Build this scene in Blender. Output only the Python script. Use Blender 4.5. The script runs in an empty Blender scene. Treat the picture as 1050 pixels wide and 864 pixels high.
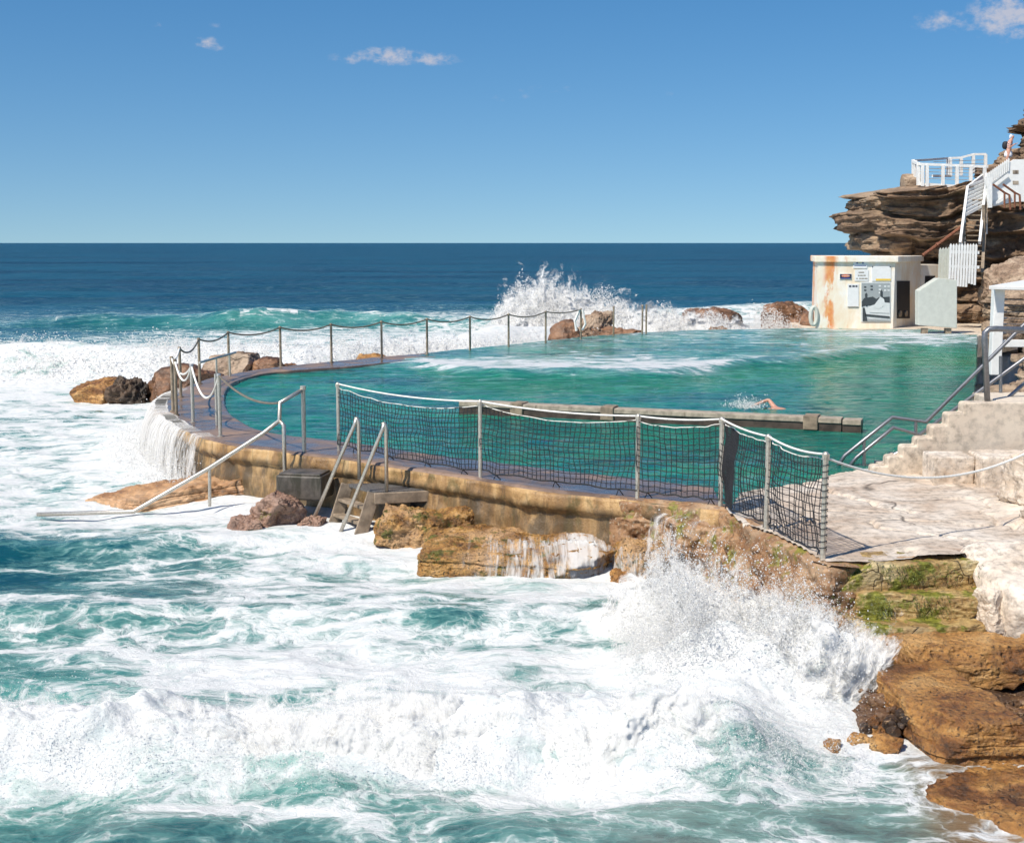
import bpy, math, random
import numpy as np
from mathutils import Vector, Matrix
random.seed(7); RNG = np.random.default_rng(7)
S = bpy.context.scene; C = S.collection
PI = math.pi
# ------------------------------------------------------------------ survey
# The place was surveyed from one viewpoint; P() turns a bearing + level into a ground point (metres).
FL, CX, CY, HC = 1400.0, 525.0, 432.0, 3.5
TH = math.atan(183/1400.0)
def ray(u, v):
    x = (u-CX)/FL; y = -(v-CY)/FL
    return np.array([x, math.cos(TH)+y*math.sin(TH), -math.sin(TH)+y*math.cos(TH)])
def P(u, v, z=0.0):
    d = ray(u, v); t = (z-HC)/d[2]; return np.array([d[0]*t, d[1]*t, z])
def PY(u, v, Y):
    d = ray(u, v); t = Y/d[1]; return np.array([d[0]*t, Y, HC+d[2]*t])
def proj(x, y, z):
    dz = z-HC
    f = y*math.cos(TH)-dz*math.sin(TH); up = y*math.sin(TH)+dz*math.cos(TH)
    return CX+FL*x/f, CY-FL*up/f
# ------------------------------------------------------------------ noise
TAB = RNG.random(65536).astype(np.float32)
def _h(i, j, k):
    return TAB[((i*73856093) ^ (j*19349663) ^ (k*83492791)) & 0xFFFF]
def vn(x, y, z=0.0):
    x = np.asarray(x, dtype=np.float64); y = np.asarray(y, dtype=np.float64)
    z = np.zeros_like(x)+z
    i = np.floor(x).astype(np.int64); j = np.floor(y).astype(np.int64); k = np.floor(z).astype(np.int64)
    a = x-i; b = y-j; c = z-k
    a = a*a*a*(a*(a*6-15)+10); b = b*b*b*(b*(b*6-15)+10); c = c*c*c*(c*(c*6-15)+10)
    r = 0
    for dk in (0, 1):
        wz = c if dk else 1-c
        r = r + wz*((1-b)*((1-a)*_h(i, j, k+dk)+a*_h(i+1, j, k+dk)) + b*((1-a)*_h(i, j+1, k+dk)+a*_h(i+1, j+1, k+dk)))
    return r*2-1
def fbm(x, y, z=0.0, o=4, g=0.5):
    r = 0; a = 1; t = 0
    for n in range(o):
        f = 2.03**n
        r = r+a*vn(np.asarray(x)*f+17.3*n, np.asarray(y)*f-9.1*n, np.asarray(z)*f+5.7*n); t += a; a *= g
    return r/t
def sst(a, b, x):
    t = np.clip((x-a)/(b-a), 0, 1); return t*t*(3-2*t)
# ------------------------------------------------------------------ materials
class N:
    def __init__(s, name):
        s.m = bpy.data.materials.new(name); s.m.use_nodes = True; s.t = s.m.node_tree
        s.b = s.t.nodes['Principled BSDF']; s.out = s.t.nodes['Material Output']
        s.geo = s.t.nodes.new('ShaderNodeNewGeometry')
    def n(s, typ, **kw):
        nd = s.t.nodes.new(typ)
        for k, v in kw.items(): setattr(nd, k, v)
        return nd
    def l(s, a, b): s.t.links.new(a, b)
    def v(s, sock, val):
        if hasattr(val, 'is_linked'): s.l(val, sock)
        else: sock.default_value = val
    def pos(s, sc=(1, 1, 1), rot=(0, 0, 0)):
        mp = s.n('ShaderNodeMapping'); s.l(s.geo.outputs['Position'], mp.inputs[0])
        mp.inputs['Scale'].default_value = sc; mp.inputs['Rotation'].default_value = rot; return mp.outputs[0]
    def noise(s, vec, scale=1, detail=4, rough=.55, dist=0):
        nd = s.n('ShaderNodeTexNoise'); s.l(vec, nd.inputs['Vector'])
        nd.inputs['Scale'].default_value = scale; nd.inputs['Detail'].default_value = detail
        nd.inputs['Roughness'].default_value = rough; nd.inputs['Distortion'].default_value = dist
        return nd.outputs[0]
    def vor(s, vec, scale, feature='F1', rnd=1):
        nd = s.n('ShaderNodeTexVoronoi', feature=feature); s.l(vec, nd.inputs['Vector'])
        nd.inputs['Scale'].default_value = scale; nd.inputs['Randomness'].default_value = rnd
        return nd.outputs['Distance']
    def math(s, op, a, b=0.0, c=0.0, clamp=False):
        nd = s.n('ShaderNodeMath', operation=op, use_clamp=clamp)
        s.v(nd.inputs[0], a); s.v(nd.inputs[1], b); s.v(nd.inputs[2], c); return nd.outputs[0]
    def mr(s, x, a, b, c=0.0, d=1.0, smooth=True):
        nd = s.n('ShaderNodeMapRange', interpolation_type='SMOOTHSTEP' if smooth else 'LINEAR')
        s.v(nd.inputs[0], x); s.v(nd.inputs[1], a); s.v(nd.inputs[2], b); s.v(nd.inputs[3], c); s.v(nd.inputs[4], d)
        return nd.outputs[0]
    def ramp(s, f, stops):
        nd = s.n('ShaderNodeValToRGB'); s.l(f, nd.inputs[0]); e = nd.color_ramp.elements
        while len(e) < len(stops): e.new(.5)
        for i, (p, c) in enumerate(stops): e[i].position = p; e[i].color = (*c, 1)
        return nd.outputs[0]
    def mix(s, f, a, b):
        nd = s.n('ShaderNodeMix', data_type='RGBA'); s.v(nd.inputs[0], f)
        for k, c in ((6, a), (7, b)):
            if isinstance(c, tuple): nd.inputs[k].default_value = (*c, 1)
            else: s.l(c, nd.inputs[k])
        return nd.outputs[2]
    def attr(s, name):
        nd = s.n('ShaderNodeAttribute', attribute_name=name); return nd.outputs['Fac']
    def z(s):
        nd = s.n('ShaderNodeSeparateXYZ'); s.l(s.geo.outputs['Position'], nd.inputs[0]); return nd.outputs[2]
    def nz(s):
        nd = s.n('ShaderNodeSeparateXYZ'); s.l(s.geo.outputs['Normal'], nd.inputs[0]); return nd.outputs[2]
    def bump(s, h, strength=.5, dist=.02):
        nd = s.n('ShaderNodeBump'); s.l(h, nd.inputs['Height']); nd.inputs['Strength'].default_value = strength
        nd.inputs['Distance'].default_value = dist; s.l(nd.outputs[0], s.b.inputs['Normal']); return nd
    def fin(s, col=None, rough=.6, metal=0, spec=.5):
        if col is not None:
            if isinstance(col, tuple): s.b.inputs['Base Color'].default_value = (*col, 1)
            else: s.l(col, s.b.inputs['Base Color'])
        s.v(s.b.inputs['Roughness'], rough); s.b.inputs['Metallic'].default_value = metal
        s.v(s.b.inputs['Specular IOR Level'], spec); return s.m

def wvec(n, sc):
    wv = n.n('ShaderNodeVectorMath', operation='MULTIPLY_ADD'); nn = n.n('ShaderNodeTexNoise'); nn.inputs['Scale'].default_value = sc*3; nn.inputs['Detail'].default_value = 4
    n.l(n.geo.outputs['Position'], nn.inputs['Vector']); n.l(nn.outputs['Color'], wv.inputs[0]); wv.inputs[1].default_value = (.25/sc,)*3; n.l(n.geo.outputs['Position'], wv.inputs[2]); return wv.outputs[0]
def rockmat(name, cols, scale=1.2, strata=0.0, rough=.75, bump=.7, bd=.06, speck=None, moss=None, crack=True, wet=None):
    n = N(name)
    p = n.pos((1, 1, 1+strata*5))
    a = n.noise(p, scale, 8, .62, .6)
    col = n.ramp(a, [(0.28+.44*i/(len(cols)-1), c) for i, c in enumerate(cols)])
    f = n.noise(n.pos(), scale*9, 6, .7)
    col = n.mix(n.mr(f, .42, .7), col, n.mix(.55, col, (.03, .022, .015)))
    col = n.mix(n.mr(n.noise(n.pos((1, 1, 1)), scale*.45, 3), .5, .66, 0, .5), col, cols[-1])
    h = n.math('ADD', n.math('MULTIPLY', a, .8), n.math('MULTIPLY', f, .35))
    pit = n.mr(n.vor(wvec(n, scale), scale*7), 0, .42, 1, 0); pm = n.math('MULTIPLY', pit, n.mr(n.noise(n.pos(), scale*1.7, 4), .45, .6))
    h = n.math('SUBTRACT', h, n.math('MULTIPLY', pm, .28)); col = n.mix(n.math('MULTIPLY', pm, .5), col, n.mix(.7, col, (.02, .014, .008)))
    if speck: col = n.mix(n.mr(n.noise(n.pos(), 26, 3, .6), .57, .68), col, speck)
    if crack:
        wv = n.n('ShaderNodeVectorMath', operation='ADD')
        nn = n.n('ShaderNodeTexNoise'); nn.inputs['Scale'].default_value = scale*1.5; n.l(n.geo.outputs['Position'], nn.inputs['Vector'])
        n.l(n.geo.outputs['Position'], wv.inputs[0]); n.l(nn.outputs['Color'], wv.inputs[1])
        e = n.vor(wv.outputs[0], scale*.4, 'DISTANCE_TO_EDGE')
        cr = n.math('MULTIPLY', n.mr(e, 0.0, .016, 1, 0), n.mr(n.noise(n.pos(), scale*.9, 3), .44, .56))
        col = n.mix(n.math('MULTIPLY', cr, .75), col, (.025, .018, .012))
        h = n.math('SUBTRACT', h, n.math('MULTIPLY', cr, .35))
    if moss:
        mk = n.math('MULTIPLY', n.mr(n.noise(n.pos(), 3.2, 5, .65), moss[1], moss[1]+.09), 1)
        if len(moss) > 2: mk = n.math('MULTIPLY', mk, n.mr(n.z(), moss[2], moss[3]))
        col = n.mix(mk, col, n.ramp(n.noise(n.pos(), 14, 4), [(.35, moss[0]), (.65, tuple(min(1, q*2.6) for q in moss[0]))]))
    if wet is not None:
        w = n.mr(n.math('ADD', n.z(), n.math('MULTIPLY', n.noise(n.pos(), 1.5, 3), .5)), wet-.1, wet+.35, 1, 0)
        col = n.mix(n.math('MULTIPLY', w, .55), col, n.mix(.65, col, (.02, .014, .008)))
        rough = n.mr(w, 0, 1, rough, .28)
    n.bump(h, bump, bd)
    return n.fin(col, rough)

def plain(name, col, rough=.5, metal=0, var=.12, scale=12, dirt=None, bump=0.0):
    n = N(name)
    f = n.noise(n.pos(), scale, 5, .6)
    c = n.mix(n.mr(f, .3, .7), tuple(q*(1-var) for q in col), tuple(min(1, q*(1+var)) for q in col))
    if dirt:
        c = n.mix(n.mr(n.noise(n.pos((1, 1, .25)), scale*.5, 6, .7), dirt[1], dirt[1]+.15), c, dirt[0])
    if bump: n.bump(f, bump, .01)
    return n.fin(c, rough, metal)
M = {}
M['steel'] = plain('brushed_steel', (.60, .55, .47), .36, .7, .15, 30)
M['steel_dark'] = plain('grey_steel', (.23, .235, .25), .38, .7, .15, 30)
M['post'] = plain('weathered_post', (.33, .26, .18), .5, .4, .35, 9)
M['chain'] = plain('weathered_chain', (.20, .17, .13), .6, .3, .3, 20)
M['whiterope'] = plain('white_rope', (.80, .78, .72), .8, 0, .12, 40)
M['net'] = plain('black_netting', (.016, .017, .02), .7)
M['white'] = plain('white_paint', (.80, .80, .77), .45, 0, .05, 6, ((.45, .40, .32), .62))
M['offwhite'] = plain('greenish_white_board', (.56, .57, .50), .5, 0, .06, 5, ((.42, .40, .30), .62))
M['timber'] = plain('grey_timber', (.26, .20, .14), .8, 0, .35, 7)
M['rust'] = plain('rusty_pipe', (.22, .085, .045), .7, .2, .3, 15)
M['concrete_dark'] = plain('wet_dark_concrete', (.10, .085, .07), .45, 0, .3, 9, ((.05, .045, .03), .5), .5)
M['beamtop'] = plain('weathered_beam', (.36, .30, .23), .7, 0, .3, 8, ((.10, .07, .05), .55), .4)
M['beamside'] = plain('dark_beam_side', (.07, .05, .038), .4, 0, .4, 6)  # beam sides coloured darker than the top planks
M['grate'] = plain('metal_grating', (.16, .155, .15), .5, .4, .4, 40, None, .5)
M['dark'] = plain('dark_opening', (.02, .02, .022), .6)
M['concrete'] = rockmat('pale_concrete', [(.40, .30, .21), (.60, .49, .38), (.68, .58, .46), (.73, .65, .54)], .8, 0, .8, .35, .015, crack=False)
M['cliff'] = rockmat('cliff_sandstone', [(.05, .032, .020), (.15, .093, .056), (.29, .19, .118), (.60, .45, .30)], .45, .5, .85, 1.0, .3, crack=False)
M['cliff_pale'] = rockmat('pale_sandstone', [(.07, .05, .036), (.26, .18, .12), (.42, .31, .21), (.55, .43, .31)], .7, .4, .85, .9, .15)
M['boulder_tan'] = rockmat('tan_boulder', [(.10, .065, .042), (.27, .18, .12), (.42, .31, .22), (.52, .42, .31)], 1.1, .2, .8, .8, .08)
M['platform'] = rockmat('pale_rock_platform', [(.34, .22, .15), (.54, .43, .33), (.68, .59, .49), (.74, .67, .58)], .9, .0, .75, .55, .05)
M['white_rock'] = rockmat('bleached_rock', [(.44, .30, .19), (.60, .49, .38), (.70, .61, .51), (.74, .67, .58)], 1.0, .2, .8, .45, .03, crack=False)
M['orange'] = rockmat('orange_wet_rock', [(.05, .022, .008), (.22, .088, .022), (.47, .235, .065), (.64, .40, .17)], 2.0, .4, .45, 1.0, .10, speck=(.06, .035, .018), crack=False)
M['yellow_rock'] = rockmat('yellow_wet_rock', [(.04, .024, .01), (.26, .12, .03), (.50, .27, .075), (.64, .42, .24)], 2.6, .1, .4, 1.0, .09, speck=(.05, .035, .012), moss=((.06, .055, .008), .55), crack=False)
M['ledge'] = rockmat('tan_ledge_rock', [(.12, .06, .03), (.36, .18, .075), (.54, .31, .15), (.64, .44, .27)], 1.0, 1.0, .5, .7, .05)
M['brown_rock'] = rockmat('brown_wet_rock', [(.035, .02, .013), (.12, .06, .032), (.24, .12, .06), (.36, .20, .11)], 1.1, .3, .5, .9, .09, crack=False)
M['black_rock'] = rockmat('black_rock', [(.010, .008, .006), (.03, .022, .015), (.06, .042, .028), (.16, .09, .045)], 1.5, .2, .5, 1, .1, crack=False)
M['red_rock'] = rockmat('pinkish_rock', [(.08, .045, .03), (.22, .12, .08), (.32, .19, .13), (.40, .26, .19)], 2.2, .1, .5, .9, .05, moss=((.08, .07, .01), .62))
M['mossy'] = rockmat('mossy_ledge_rock', [(.10, .055, .02), (.32, .19, .065), (.48, .34, .14), (.64, .54, .32)], 2.0, .6, .55, .8, .05, moss=((.085, .085, .010), .50))
M['shore'] = rockmat('dark_shore_rock', [(.015, .010, .007), (.05, .027, .015), (.13, .065, .03), (.28, .15, .07)], 2.4, 0, .4, 1, .05, speck=(.30, .19, .10), crack=False)
M['wallrock'] = rockmat('barnacled_wall', [(.09, .045, .022), (.26, .13, .055), (.38, .22, .11), (.52, .38, .25)], 1.5, .2, .55, .9, .05, speck=(.42, .34, .24), moss=((.10, .09, .015), .55), wet=-1.0, crack=False)
M['weed'] = plain('green_weed', (.10, .12, .018), .6, 0, .6, 25)

def seawall_mat():
    n = N('ochre_sea_wall')
    a = n.noise(n.pos((1, 1, .35)), 2.2, 8, .65, .4)
    col = n.ramp(a, [(.3, (.10, .06, .03)), (.45, (.30, .17, .065)), (.56, (.50, .31, .13)), (.7, (.62, .45, .26))])
    st = n.noise(n.pos((3, 3, 1.0)), 1.3, 7, .65, 1.0)
    col = n.mix(n.mr(st, .5, .66, 0, .7), col, (.10, .085, .028))
    st2 = n.noise(n.pos((3.5, 3.5, .6), (0, 0, .4)), 1.0, 6, .65, .6)
    fr = n.math('FRACT', n.math('MULTIPLY', n.attr('arc'), .71)); jt = n.math('MULTIPLY', n.mr(fr, 0, .03, 1, 0), n.mr(n.noise(n.pos(), 3, 3), .4, .6, .2, .9))
    col = n.mix(jt, col, (.06, .04, .02))
    low = n.mr(n.z(), -.28, -.12, 1, 0)
    col = n.mix(n.math('MULTIPLY', low, n.mr(st2, .38, .6, .25, .9)), col, (.085, .062, .035))
    f = n.noise(n.pos(), 18, 6, .7)
    n.bump(n.math('ADD', a, n.math('MULTIPLY', f, .4)), .8, .05)
    return n.fin(col, n.mr(a, .3, .7, .3, .65))
M['seawall'] = seawall_mat()
def deck_mat():
    n = N('wet_pool_deck')
    a = n.noise(n.pos(), .9, 7, .6, .5)
    col = n.ramp(a, [(.3, (.10, .068, .052)), (.5, (.19, .135, .105)), (.62, (.30, .20, .14)), (.75, (.40, .25, .15))])
    f = n.noise(n.pos(), 11, 5, .6)
    col = n.mix(n.mr(f, .5, .7, 0, .5), col, (.10, .07, .05))
    n.bump(n.math('ADD', n.math('MULTIPLY', a, .3), n.math('MULTIPLY', f, .15)), .5, .03)
    return n.fin(col, n.mr(a, .35, .65, .16, .5), 0, .45)
M['deck'] = deck_mat()
def cabin_mat():
    n = N('rust_stained_white_wall')
    sx = n.n('ShaderNodeSeparateXYZ'); n.l(n.geo.outputs['Position'], sx.inputs[0])
    a = n.noise(n.pos((1, 1, .5)), 1.3, 7, .7, .5)
    col = n.ramp(a, [(.3, (.80, .62, .42)), (.48, (.86, .76, .60)), (.6, (.88, .84, .76))])
    bx = n.mr(n.math('ABSOLUTE', n.math('SUBTRACT', sx.outputs[0], 12.98)), .08, .36, 1, 0)
    b2 = n.math('MULTIPLY', bx, n.mr(n.noise(n.pos((1.5, 1, .55)), 1.9, 7, .65), .42, .53))
    col = n.mix(n.math('MULTIPLY', b2, .92), col, n.ramp(n.noise(n.pos(), 4, 4), [(.35, (.72, .18, .03)), (.65, (.78, .38, .12))]))
    c2 = n.math('MULTIPLY', n.mr(n.noise(n.pos((3, 3, .5), (0, 0, 0)), 1.1, 5, .6), .60, .72), n.mr(sx.outputs[0], 15.6, 14.6, 0, .55))
    col = n.mix(c2, col, (.74, .34, .12))
    n.bump(a, .3, .03)
    return n.fin(col, .75)
M['cabin'] = cabin_mat()

def sea_mat():
    n = N('sea_water')
    F = n.attr('foam'); K = n.attr('milk'); G = n.attr('grey'); far = n.attr('far')
    pos = n.geo.outputs['Position']
    wn = n.n('ShaderNodeTexNoise'); wn.inputs['Scale'].default_value = 1.1; wn.inputs['Detail'].default_value = 5
    n.l(pos, wn.inputs['Vector'])
    wv = n.n('ShaderNodeVectorMath', operation='MULTIPLY_ADD')
    n.l(wn.outputs['Color'], wv.inputs[0]); wv.inputs[1].default_value = (1.1, .9, .5); n.l(pos, wv.inputs[2])
    W = wv.outputs[0]
    ms = n.n('ShaderNodeMapping'); n.l(W, ms.inputs[0]); ms.inputs['Scale'].default_value = (.62, 1, 1)
    Wm = ms.outputs[0]
    n1 = n.noise(Wm, 1.5, 10, .66, .5)
    e1 = n.vor(Wm, 1.7, 'DISTANCE_TO_EDGE'); e2 = n.vor(Wm, 5.2, 'DISTANCE_TO_EDGE'); e3 = n.vor(Wm, 13, 'DISTANCE_TO_EDGE')
    lace = n.math('ADD', n.mr(e1, 0, .26, .42, 0), n.math('ADD', n.mr(e2, 0, .20, .26, 0), n.mr(e3, 0, .2, .14, 0)))
    p = n.math('ADD', n.mr(n1, .25, .75, 0, .72, False), n.math('MULTIPLY', lace, n.mr(F, .5, .95, .52, .18)))
    s = n.math('ADD', p, F)
    foam = n.mr(s, .93, 1.34)
    soft = n.mr(s, .60, 1.15)
    # milky aerated water between the foam
    big = n.noise(n.pos((.5, 1, 1)), .35, 4, .6)
    k = n.math('ADD', K, n.mr(big, .3, .7, -.12, .12, False), 0, True)
    deep = n.ramp(k, [(0, (.003, .040, .082)), (.30, (.004, .062, .080)), (.55, (.012, .125, .115)), (.8, (.06, .26, .22)), (1, (.34, .55, .50))])
    deep = n.mix(G, deep, n.ramp(n1, [(.3, (.075, .115, .11)), (.7, (.20, .23, .19))]))
    deep = n.mix(n.math('MULTIPLY', soft, .62), deep, n.mix(far, (.17, .37, .33), (.30, .48, .48)))
    deep = n.mix(n.attr('rocky'), deep, n.ramp(n1, [(.3, (.10, .05, .02)), (.55, (.26, .14, .055)), (.75, (.36, .25, .13))]))
    # colour bands of the open sea
    fb = n.noise(n.pos((.22, 1, 1)), .075, 9, .68)
    deep = n.mix(n.math('MULTIPLY', far, n.mr(fb, .42, .60, 0, .8)), deep, (.006, .085, .135))
    fb2 = n.noise(n.pos((.18, 1, 1)), .021, 10, .74); deep = n.mix(n.math('MULTIPLY', far, n.mr(fb2, .50, .62, 0, .75)), deep, (.002, .022, .050))
    sn = n.noise(Wm, 6, 8, .7)
    fw = n.ramp(sn, [(.3, (.55, .60, .60)), (.5, (.68, .69, .68)), (.7, (.76, .76, .75))])
    col = n.mix(foam, deep, fw)
    r1 = n.noise(n.pos((.45, 1.5, 1)), 2.2, 8, .62, .3)
    r0 = n.noise(n.pos((.35, 1.3, 1)), .28, 6, .6)
    h = n.math('ADD', n.math('MULTIPLY', r1, n.mr(foam, 0, 1, .10, .03)), n.math('MULTIPLY', n.math('MULTIPLY', r0, far), 2.6))
    h = n.math('ADD', h, n.math('MULTIPLY', n.math('MULTIPLY', foam, sn), .05))
    n.bump(h, .9, 1.0)
    n.b.inputs['IOR'].default_value = 1.33
    return n.fin(col, n.mix(foam, n.mr(far, 0, 1, .10, .32), (.85, .85, .85)), 0, n.math('MULTIPLY', n.mr(foam, 0, 1, .5, .15), n.mr(far, 0, 1, 1, .42)))
M['sea'] = sea_mat()
def pool_mat():
    n = N('pool_water')
    F = n.attr('foam'); K = n.attr('milk')  # K: green tint, including the wave front's painted shadow line
    a = n.noise(n.pos((.45, 1, 1)), .55, 6, .6, .4)
    b = n.noise(n.pos((.5, 1.6, 1)), 2.6, 6, .6, .3)
    col = n.ramp(n.math('ADD', n.math('MULTIPLY', a, .7), n.math('MULTIPLY', b, .3)),
                 [(.36, (.002, .045, .075)), (.45, (.003, .115, .11)), (.54, (.005, .19, .14)), (.66, (.018, .28, .155))])
    rp = n.noise(n.pos((.7, 1.5, 1)), 3.2, 8, .7, .6); col = n.mix(n.mr(rp, .50, .66, 0, .55), col, (.05, .30, .25)); col = n.mix(n.mr(rp, .50, .36, 0, .6), col, (.001, .05, .09))
    col = n.mix(K, col, n.ramp(b, [(.35, (.010, .11, .055)), (.6, (.03, .24, .13))]))
    e1 = n.vor(n.pos((.5, 1, 1)), 1.3, 'DISTANCE_TO_EDGE')
    nn = n.noise(n.pos((.5, 1.4, 1)), 1.5, 9, .66, .8)
    s = n.math('ADD', F, n.math('ADD', n.mr(nn, .28, .72, 0, .85, False), n.mr(e1, 0, .15, .15, 0)))
    foam = n.mr(s, 1.0, 1.22)
    col = n.mix(n.mr(s, .6, 1.1, 0, .5), col, (.30, .50, .50))
    col = n.mix(foam, col, (.66, .68, .69))
    h = n.math('ADD', n.math('MULTIPLY', b, .19), n.math('MULTIPLY', n.noise(n.pos((.8, 1.2, 1)), 4.5, 7, .68, .5), .11))
    n.bump(h, .9, 1.0)
    n.b.inputs['IOR'].default_value = 1.33
    return n.fin(col, n.mr(foam, 0, 1, .07, .8), 0, .36)
M['pool'] = pool_mat()
def spray_mat():
    n = N('white_spray')
    d = n.n('ShaderNodeBsdfDiffuse'); d.inputs[0].default_value = (.96, .96, .955, 1)
    t = n.n('ShaderNodeBsdfTranslucent'); t.inputs[0].default_value = (.97, .98, .98, 1)
    nv = n.n('ShaderNodeVectorMath', operation='MULTIPLY_ADD'); n.l(n.geo.outputs['Normal'], nv.inputs[0]); nv.inputs[1].default_value = (.35, .35, .35); nv.inputs[2].default_value = (-.2, -.35, .85)
    nm = n.n('ShaderNodeVectorMath', operation='NORMALIZE'); n.l(nv.outputs[0], nm.inputs[0]); n.l(nm.outputs[0], d.inputs['Normal'])
    m = n.n('ShaderNodeMixShader'); m.inputs[0].default_value = .45
    n.l(d.outputs[0], m.inputs[1]); n.l(t.outputs[0], m.inputs[2]); tr = n.n('ShaderNodeBsdfTransparent'); m2 = n.n('ShaderNodeMixShader'); m2.inputs[0].default_value = .35; n.l(m.outputs[0], m2.inputs[1]); n.l(tr.outputs[0], m2.inputs[2]); n.l(m2.outputs[0], n.out.inputs[0])
    return n.m
M['spray'] = spray_mat()

def torn_mat(name, sc, lo, hi, st=False):
    n = N(name); n.t.nodes.remove(n.b)
    if st:
        cb = n.n('ShaderNodeCombineXYZ'); n.l(n.math('MULTIPLY', n.attr('s'), sc), cb.inputs[0]); n.l(n.math('MULTIPLY', n.attr('t'), 1.1), cb.inputs[1])
        a = n.noise(cb.outputs[0], 1.0, 8, .66, .7)
        cb2 = n.n('ShaderNodeCombineXYZ'); n.l(n.math('MULTIPLY', n.attr('s'), sc*3.2), cb2.inputs[0]); n.l(n.math('MULTIPLY', n.attr('t'), 2.6), cb2.inputs[1])
        a = n.math('ADD', n.math('MULTIPLY', a, .6), n.math('MULTIPLY', n.noise(cb2.outputs[0], 1.0, 6, .6, .4), .4))
    else:
        a = n.noise(n.pos((1, 1, .75)), sc, 11, .70, .9)
    cov = n.attr('cov')
    al = n.mr(n.math('ADD', cov, n.math('MULTIPLY', n.math('SUBTRACT', a, .5), 3.2)), lo, hi)
    d = n.n('ShaderNodeBsdfDiffuse'); t = n.n('ShaderNodeBsdfTranslucent'); m = n.n('ShaderNodeMixShader'); m.inputs[0].default_value = .4
    nv = n.n('ShaderNodeVectorMath', operation='MULTIPLY_ADD'); n.l(n.geo.outputs['Normal'], nv.inputs[0]); nv.inputs[1].default_value = (.5, .5, .5); nv.inputs[2].default_value = (-.2, -.35, .8)
    nm = n.n('ShaderNodeVectorMath', operation='NORMALIZE'); n.l(nv.outputs[0], nm.inputs[0]); n.l(nm.outputs[0], d.inputs['Normal'])
    d.inputs[0].default_value = (.76, .76, .75, 1); t.inputs[0].default_value = (.86, .87, .87, 1)
    n.l(d.outputs[0], m.inputs[1]); n.l(t.outputs[0], m.inputs[2])
    tr = n.n('ShaderNodeBsdfTransparent'); m2 = n.n('ShaderNodeMixShader'); n.l(al, m2.inputs[0]); n.l(tr.outputs[0], m2.inputs[1]); n.l(m.outputs[0], m2.inputs[2]); n.l(m2.outputs[0], n.out.inputs[0])
    return n.m
M['torn_near'] = torn_mat('torn_spray', 2.6, .45, 1.0); M['torn_far'] = torn_mat('torn_far_spray', .9, .45, .95)
M['film'] = torn_mat('streaky_falling_water', 6.5, .42, 1.15, True)
# ------------------------------------------------------------------ geometry
class G:
    def __init__(s): s.v = []; s.f = []; s.n = 0
    def add(s, vs, fs):
        vs = [tuple(map(float, q)) for q in vs]
        s.v += vs; s.f += [tuple(i+s.n for i in f) for f in fs]; s.n += len(vs); return s
    def box(s, c, d, rz=0, ry=0, rx=0):
        R = Matrix.Rotation(rz, 3, 'Z') @ Matrix.Rotation(ry, 3, 'Y') @ Matrix.Rotation(rx, 3, 'X')
        vs = [Vector(c)+R @ Vector((x*d[0]/2, y*d[1]/2, z*d[2]/2)) for z in (-1, 1) for y in (-1, 1) for x in (-1, 1)]
        return s.add(vs, [(0, 2, 3, 1), (4, 5, 7, 6), (0, 1, 5, 4), (2, 6, 7, 3), (0, 4, 6, 2), (1, 3, 7, 5)])
    def beam(s, a, b, w, h, up=(0, 0, 1)):
        a = Vector(a); b = Vector(b); d = (b-a).normalized(); up = Vector(up)
        if abs(d.dot(up)) > .98: up = Vector((0, 1, 0))
        sd = d.cross(up).normalized(); u2 = sd.cross(d).normalized()
        vs = [q+sd*x*w/2+u2*y*h/2 for q in (a, b) for (x, y) in ((-1, -1), (1, -1), (1, 1), (-1, 1))]
        return s.add(vs, [(3, 2, 1, 0), (4, 5, 6, 7), (0, 1, 5, 4), (1, 2, 6, 5), (2, 3, 7, 6), (3, 0, 4, 7)])
    def prism(s, poly, dvec):
        n = len(poly); a = [Vector(p) for p in poly]; b = [p+Vector(dvec) for p in a]
        return s.add(a+b, [tuple(range(n)), tuple(range(2*n-1, n-1, -1))]+[(i, n+i, n+(i+1) % n, (i+1) % n) for i in range(n)])
    def tube(s, pts, r, n=8, caps=True):
        pts = [Vector(p) for p in pts]; m = len(pts); rr = r if hasattr(r, '__len__') else [r]*m
        ref = Vector((0, 0, 1)); prev = None; vs = []
        for i, p in enumerate(pts):
            d = (pts[min(i+1, m-1)]-pts[max(i-1, 0)]).normalized()
            if prev is None:
                x = d.cross(ref if abs(d.z) < .9 else Vector((1, 0, 0))).normalized()
            else:
                x = (prev-d*prev.dot(d)).normalized()
            prev = x; y = d.cross(x)
            for k in range(n):
                a = 2*PI*k/n; vs.append(p+(x*math.cos(a)+y*math.sin(a))*rr[i])
        fs = [(i*n+k, i*n+(k+1) % n, (i+1)*n+(k+1) % n, (i+1)*n+k) for i in range(m-1) for k in range(n)]
        if caps: fs += [tuple(range(n-1, -1, -1)), tuple((m-1)*n+k for k in range(n))]
        return s.add(vs, fs)
WL = {}
def wloc(o): return WL.get(o.name, (0, 0, 0)) if o else (0, 0, 0)
def tag(o, label=None, cat=None, group=None, kind=None):
    if label: o['label'] = label
    if cat: o['category'] = cat
    if group: o['group'] = group
    if kind: o['kind'] = kind
    return o
def thing(name, label, cat, loc, group=None):
    o = bpy.data.objects.new(name, None); C.objects.link(o); o.location = tuple(loc); o.empty_display_size = .3
    WL[o.name] = tuple(loc); return tag(o, label, cat, group)
def link(name, me, mat, parent, loc):
    o = bpy.data.objects.new(name, me); C.objects.link(o)
    if mat: me.materials.append(M[mat] if isinstance(mat, str) else mat)
    if parent: o.parent = parent; WL[o.name] = wloc(parent)
    else: o.location = tuple(loc); WL[o.name] = tuple(loc)
    return o
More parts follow.
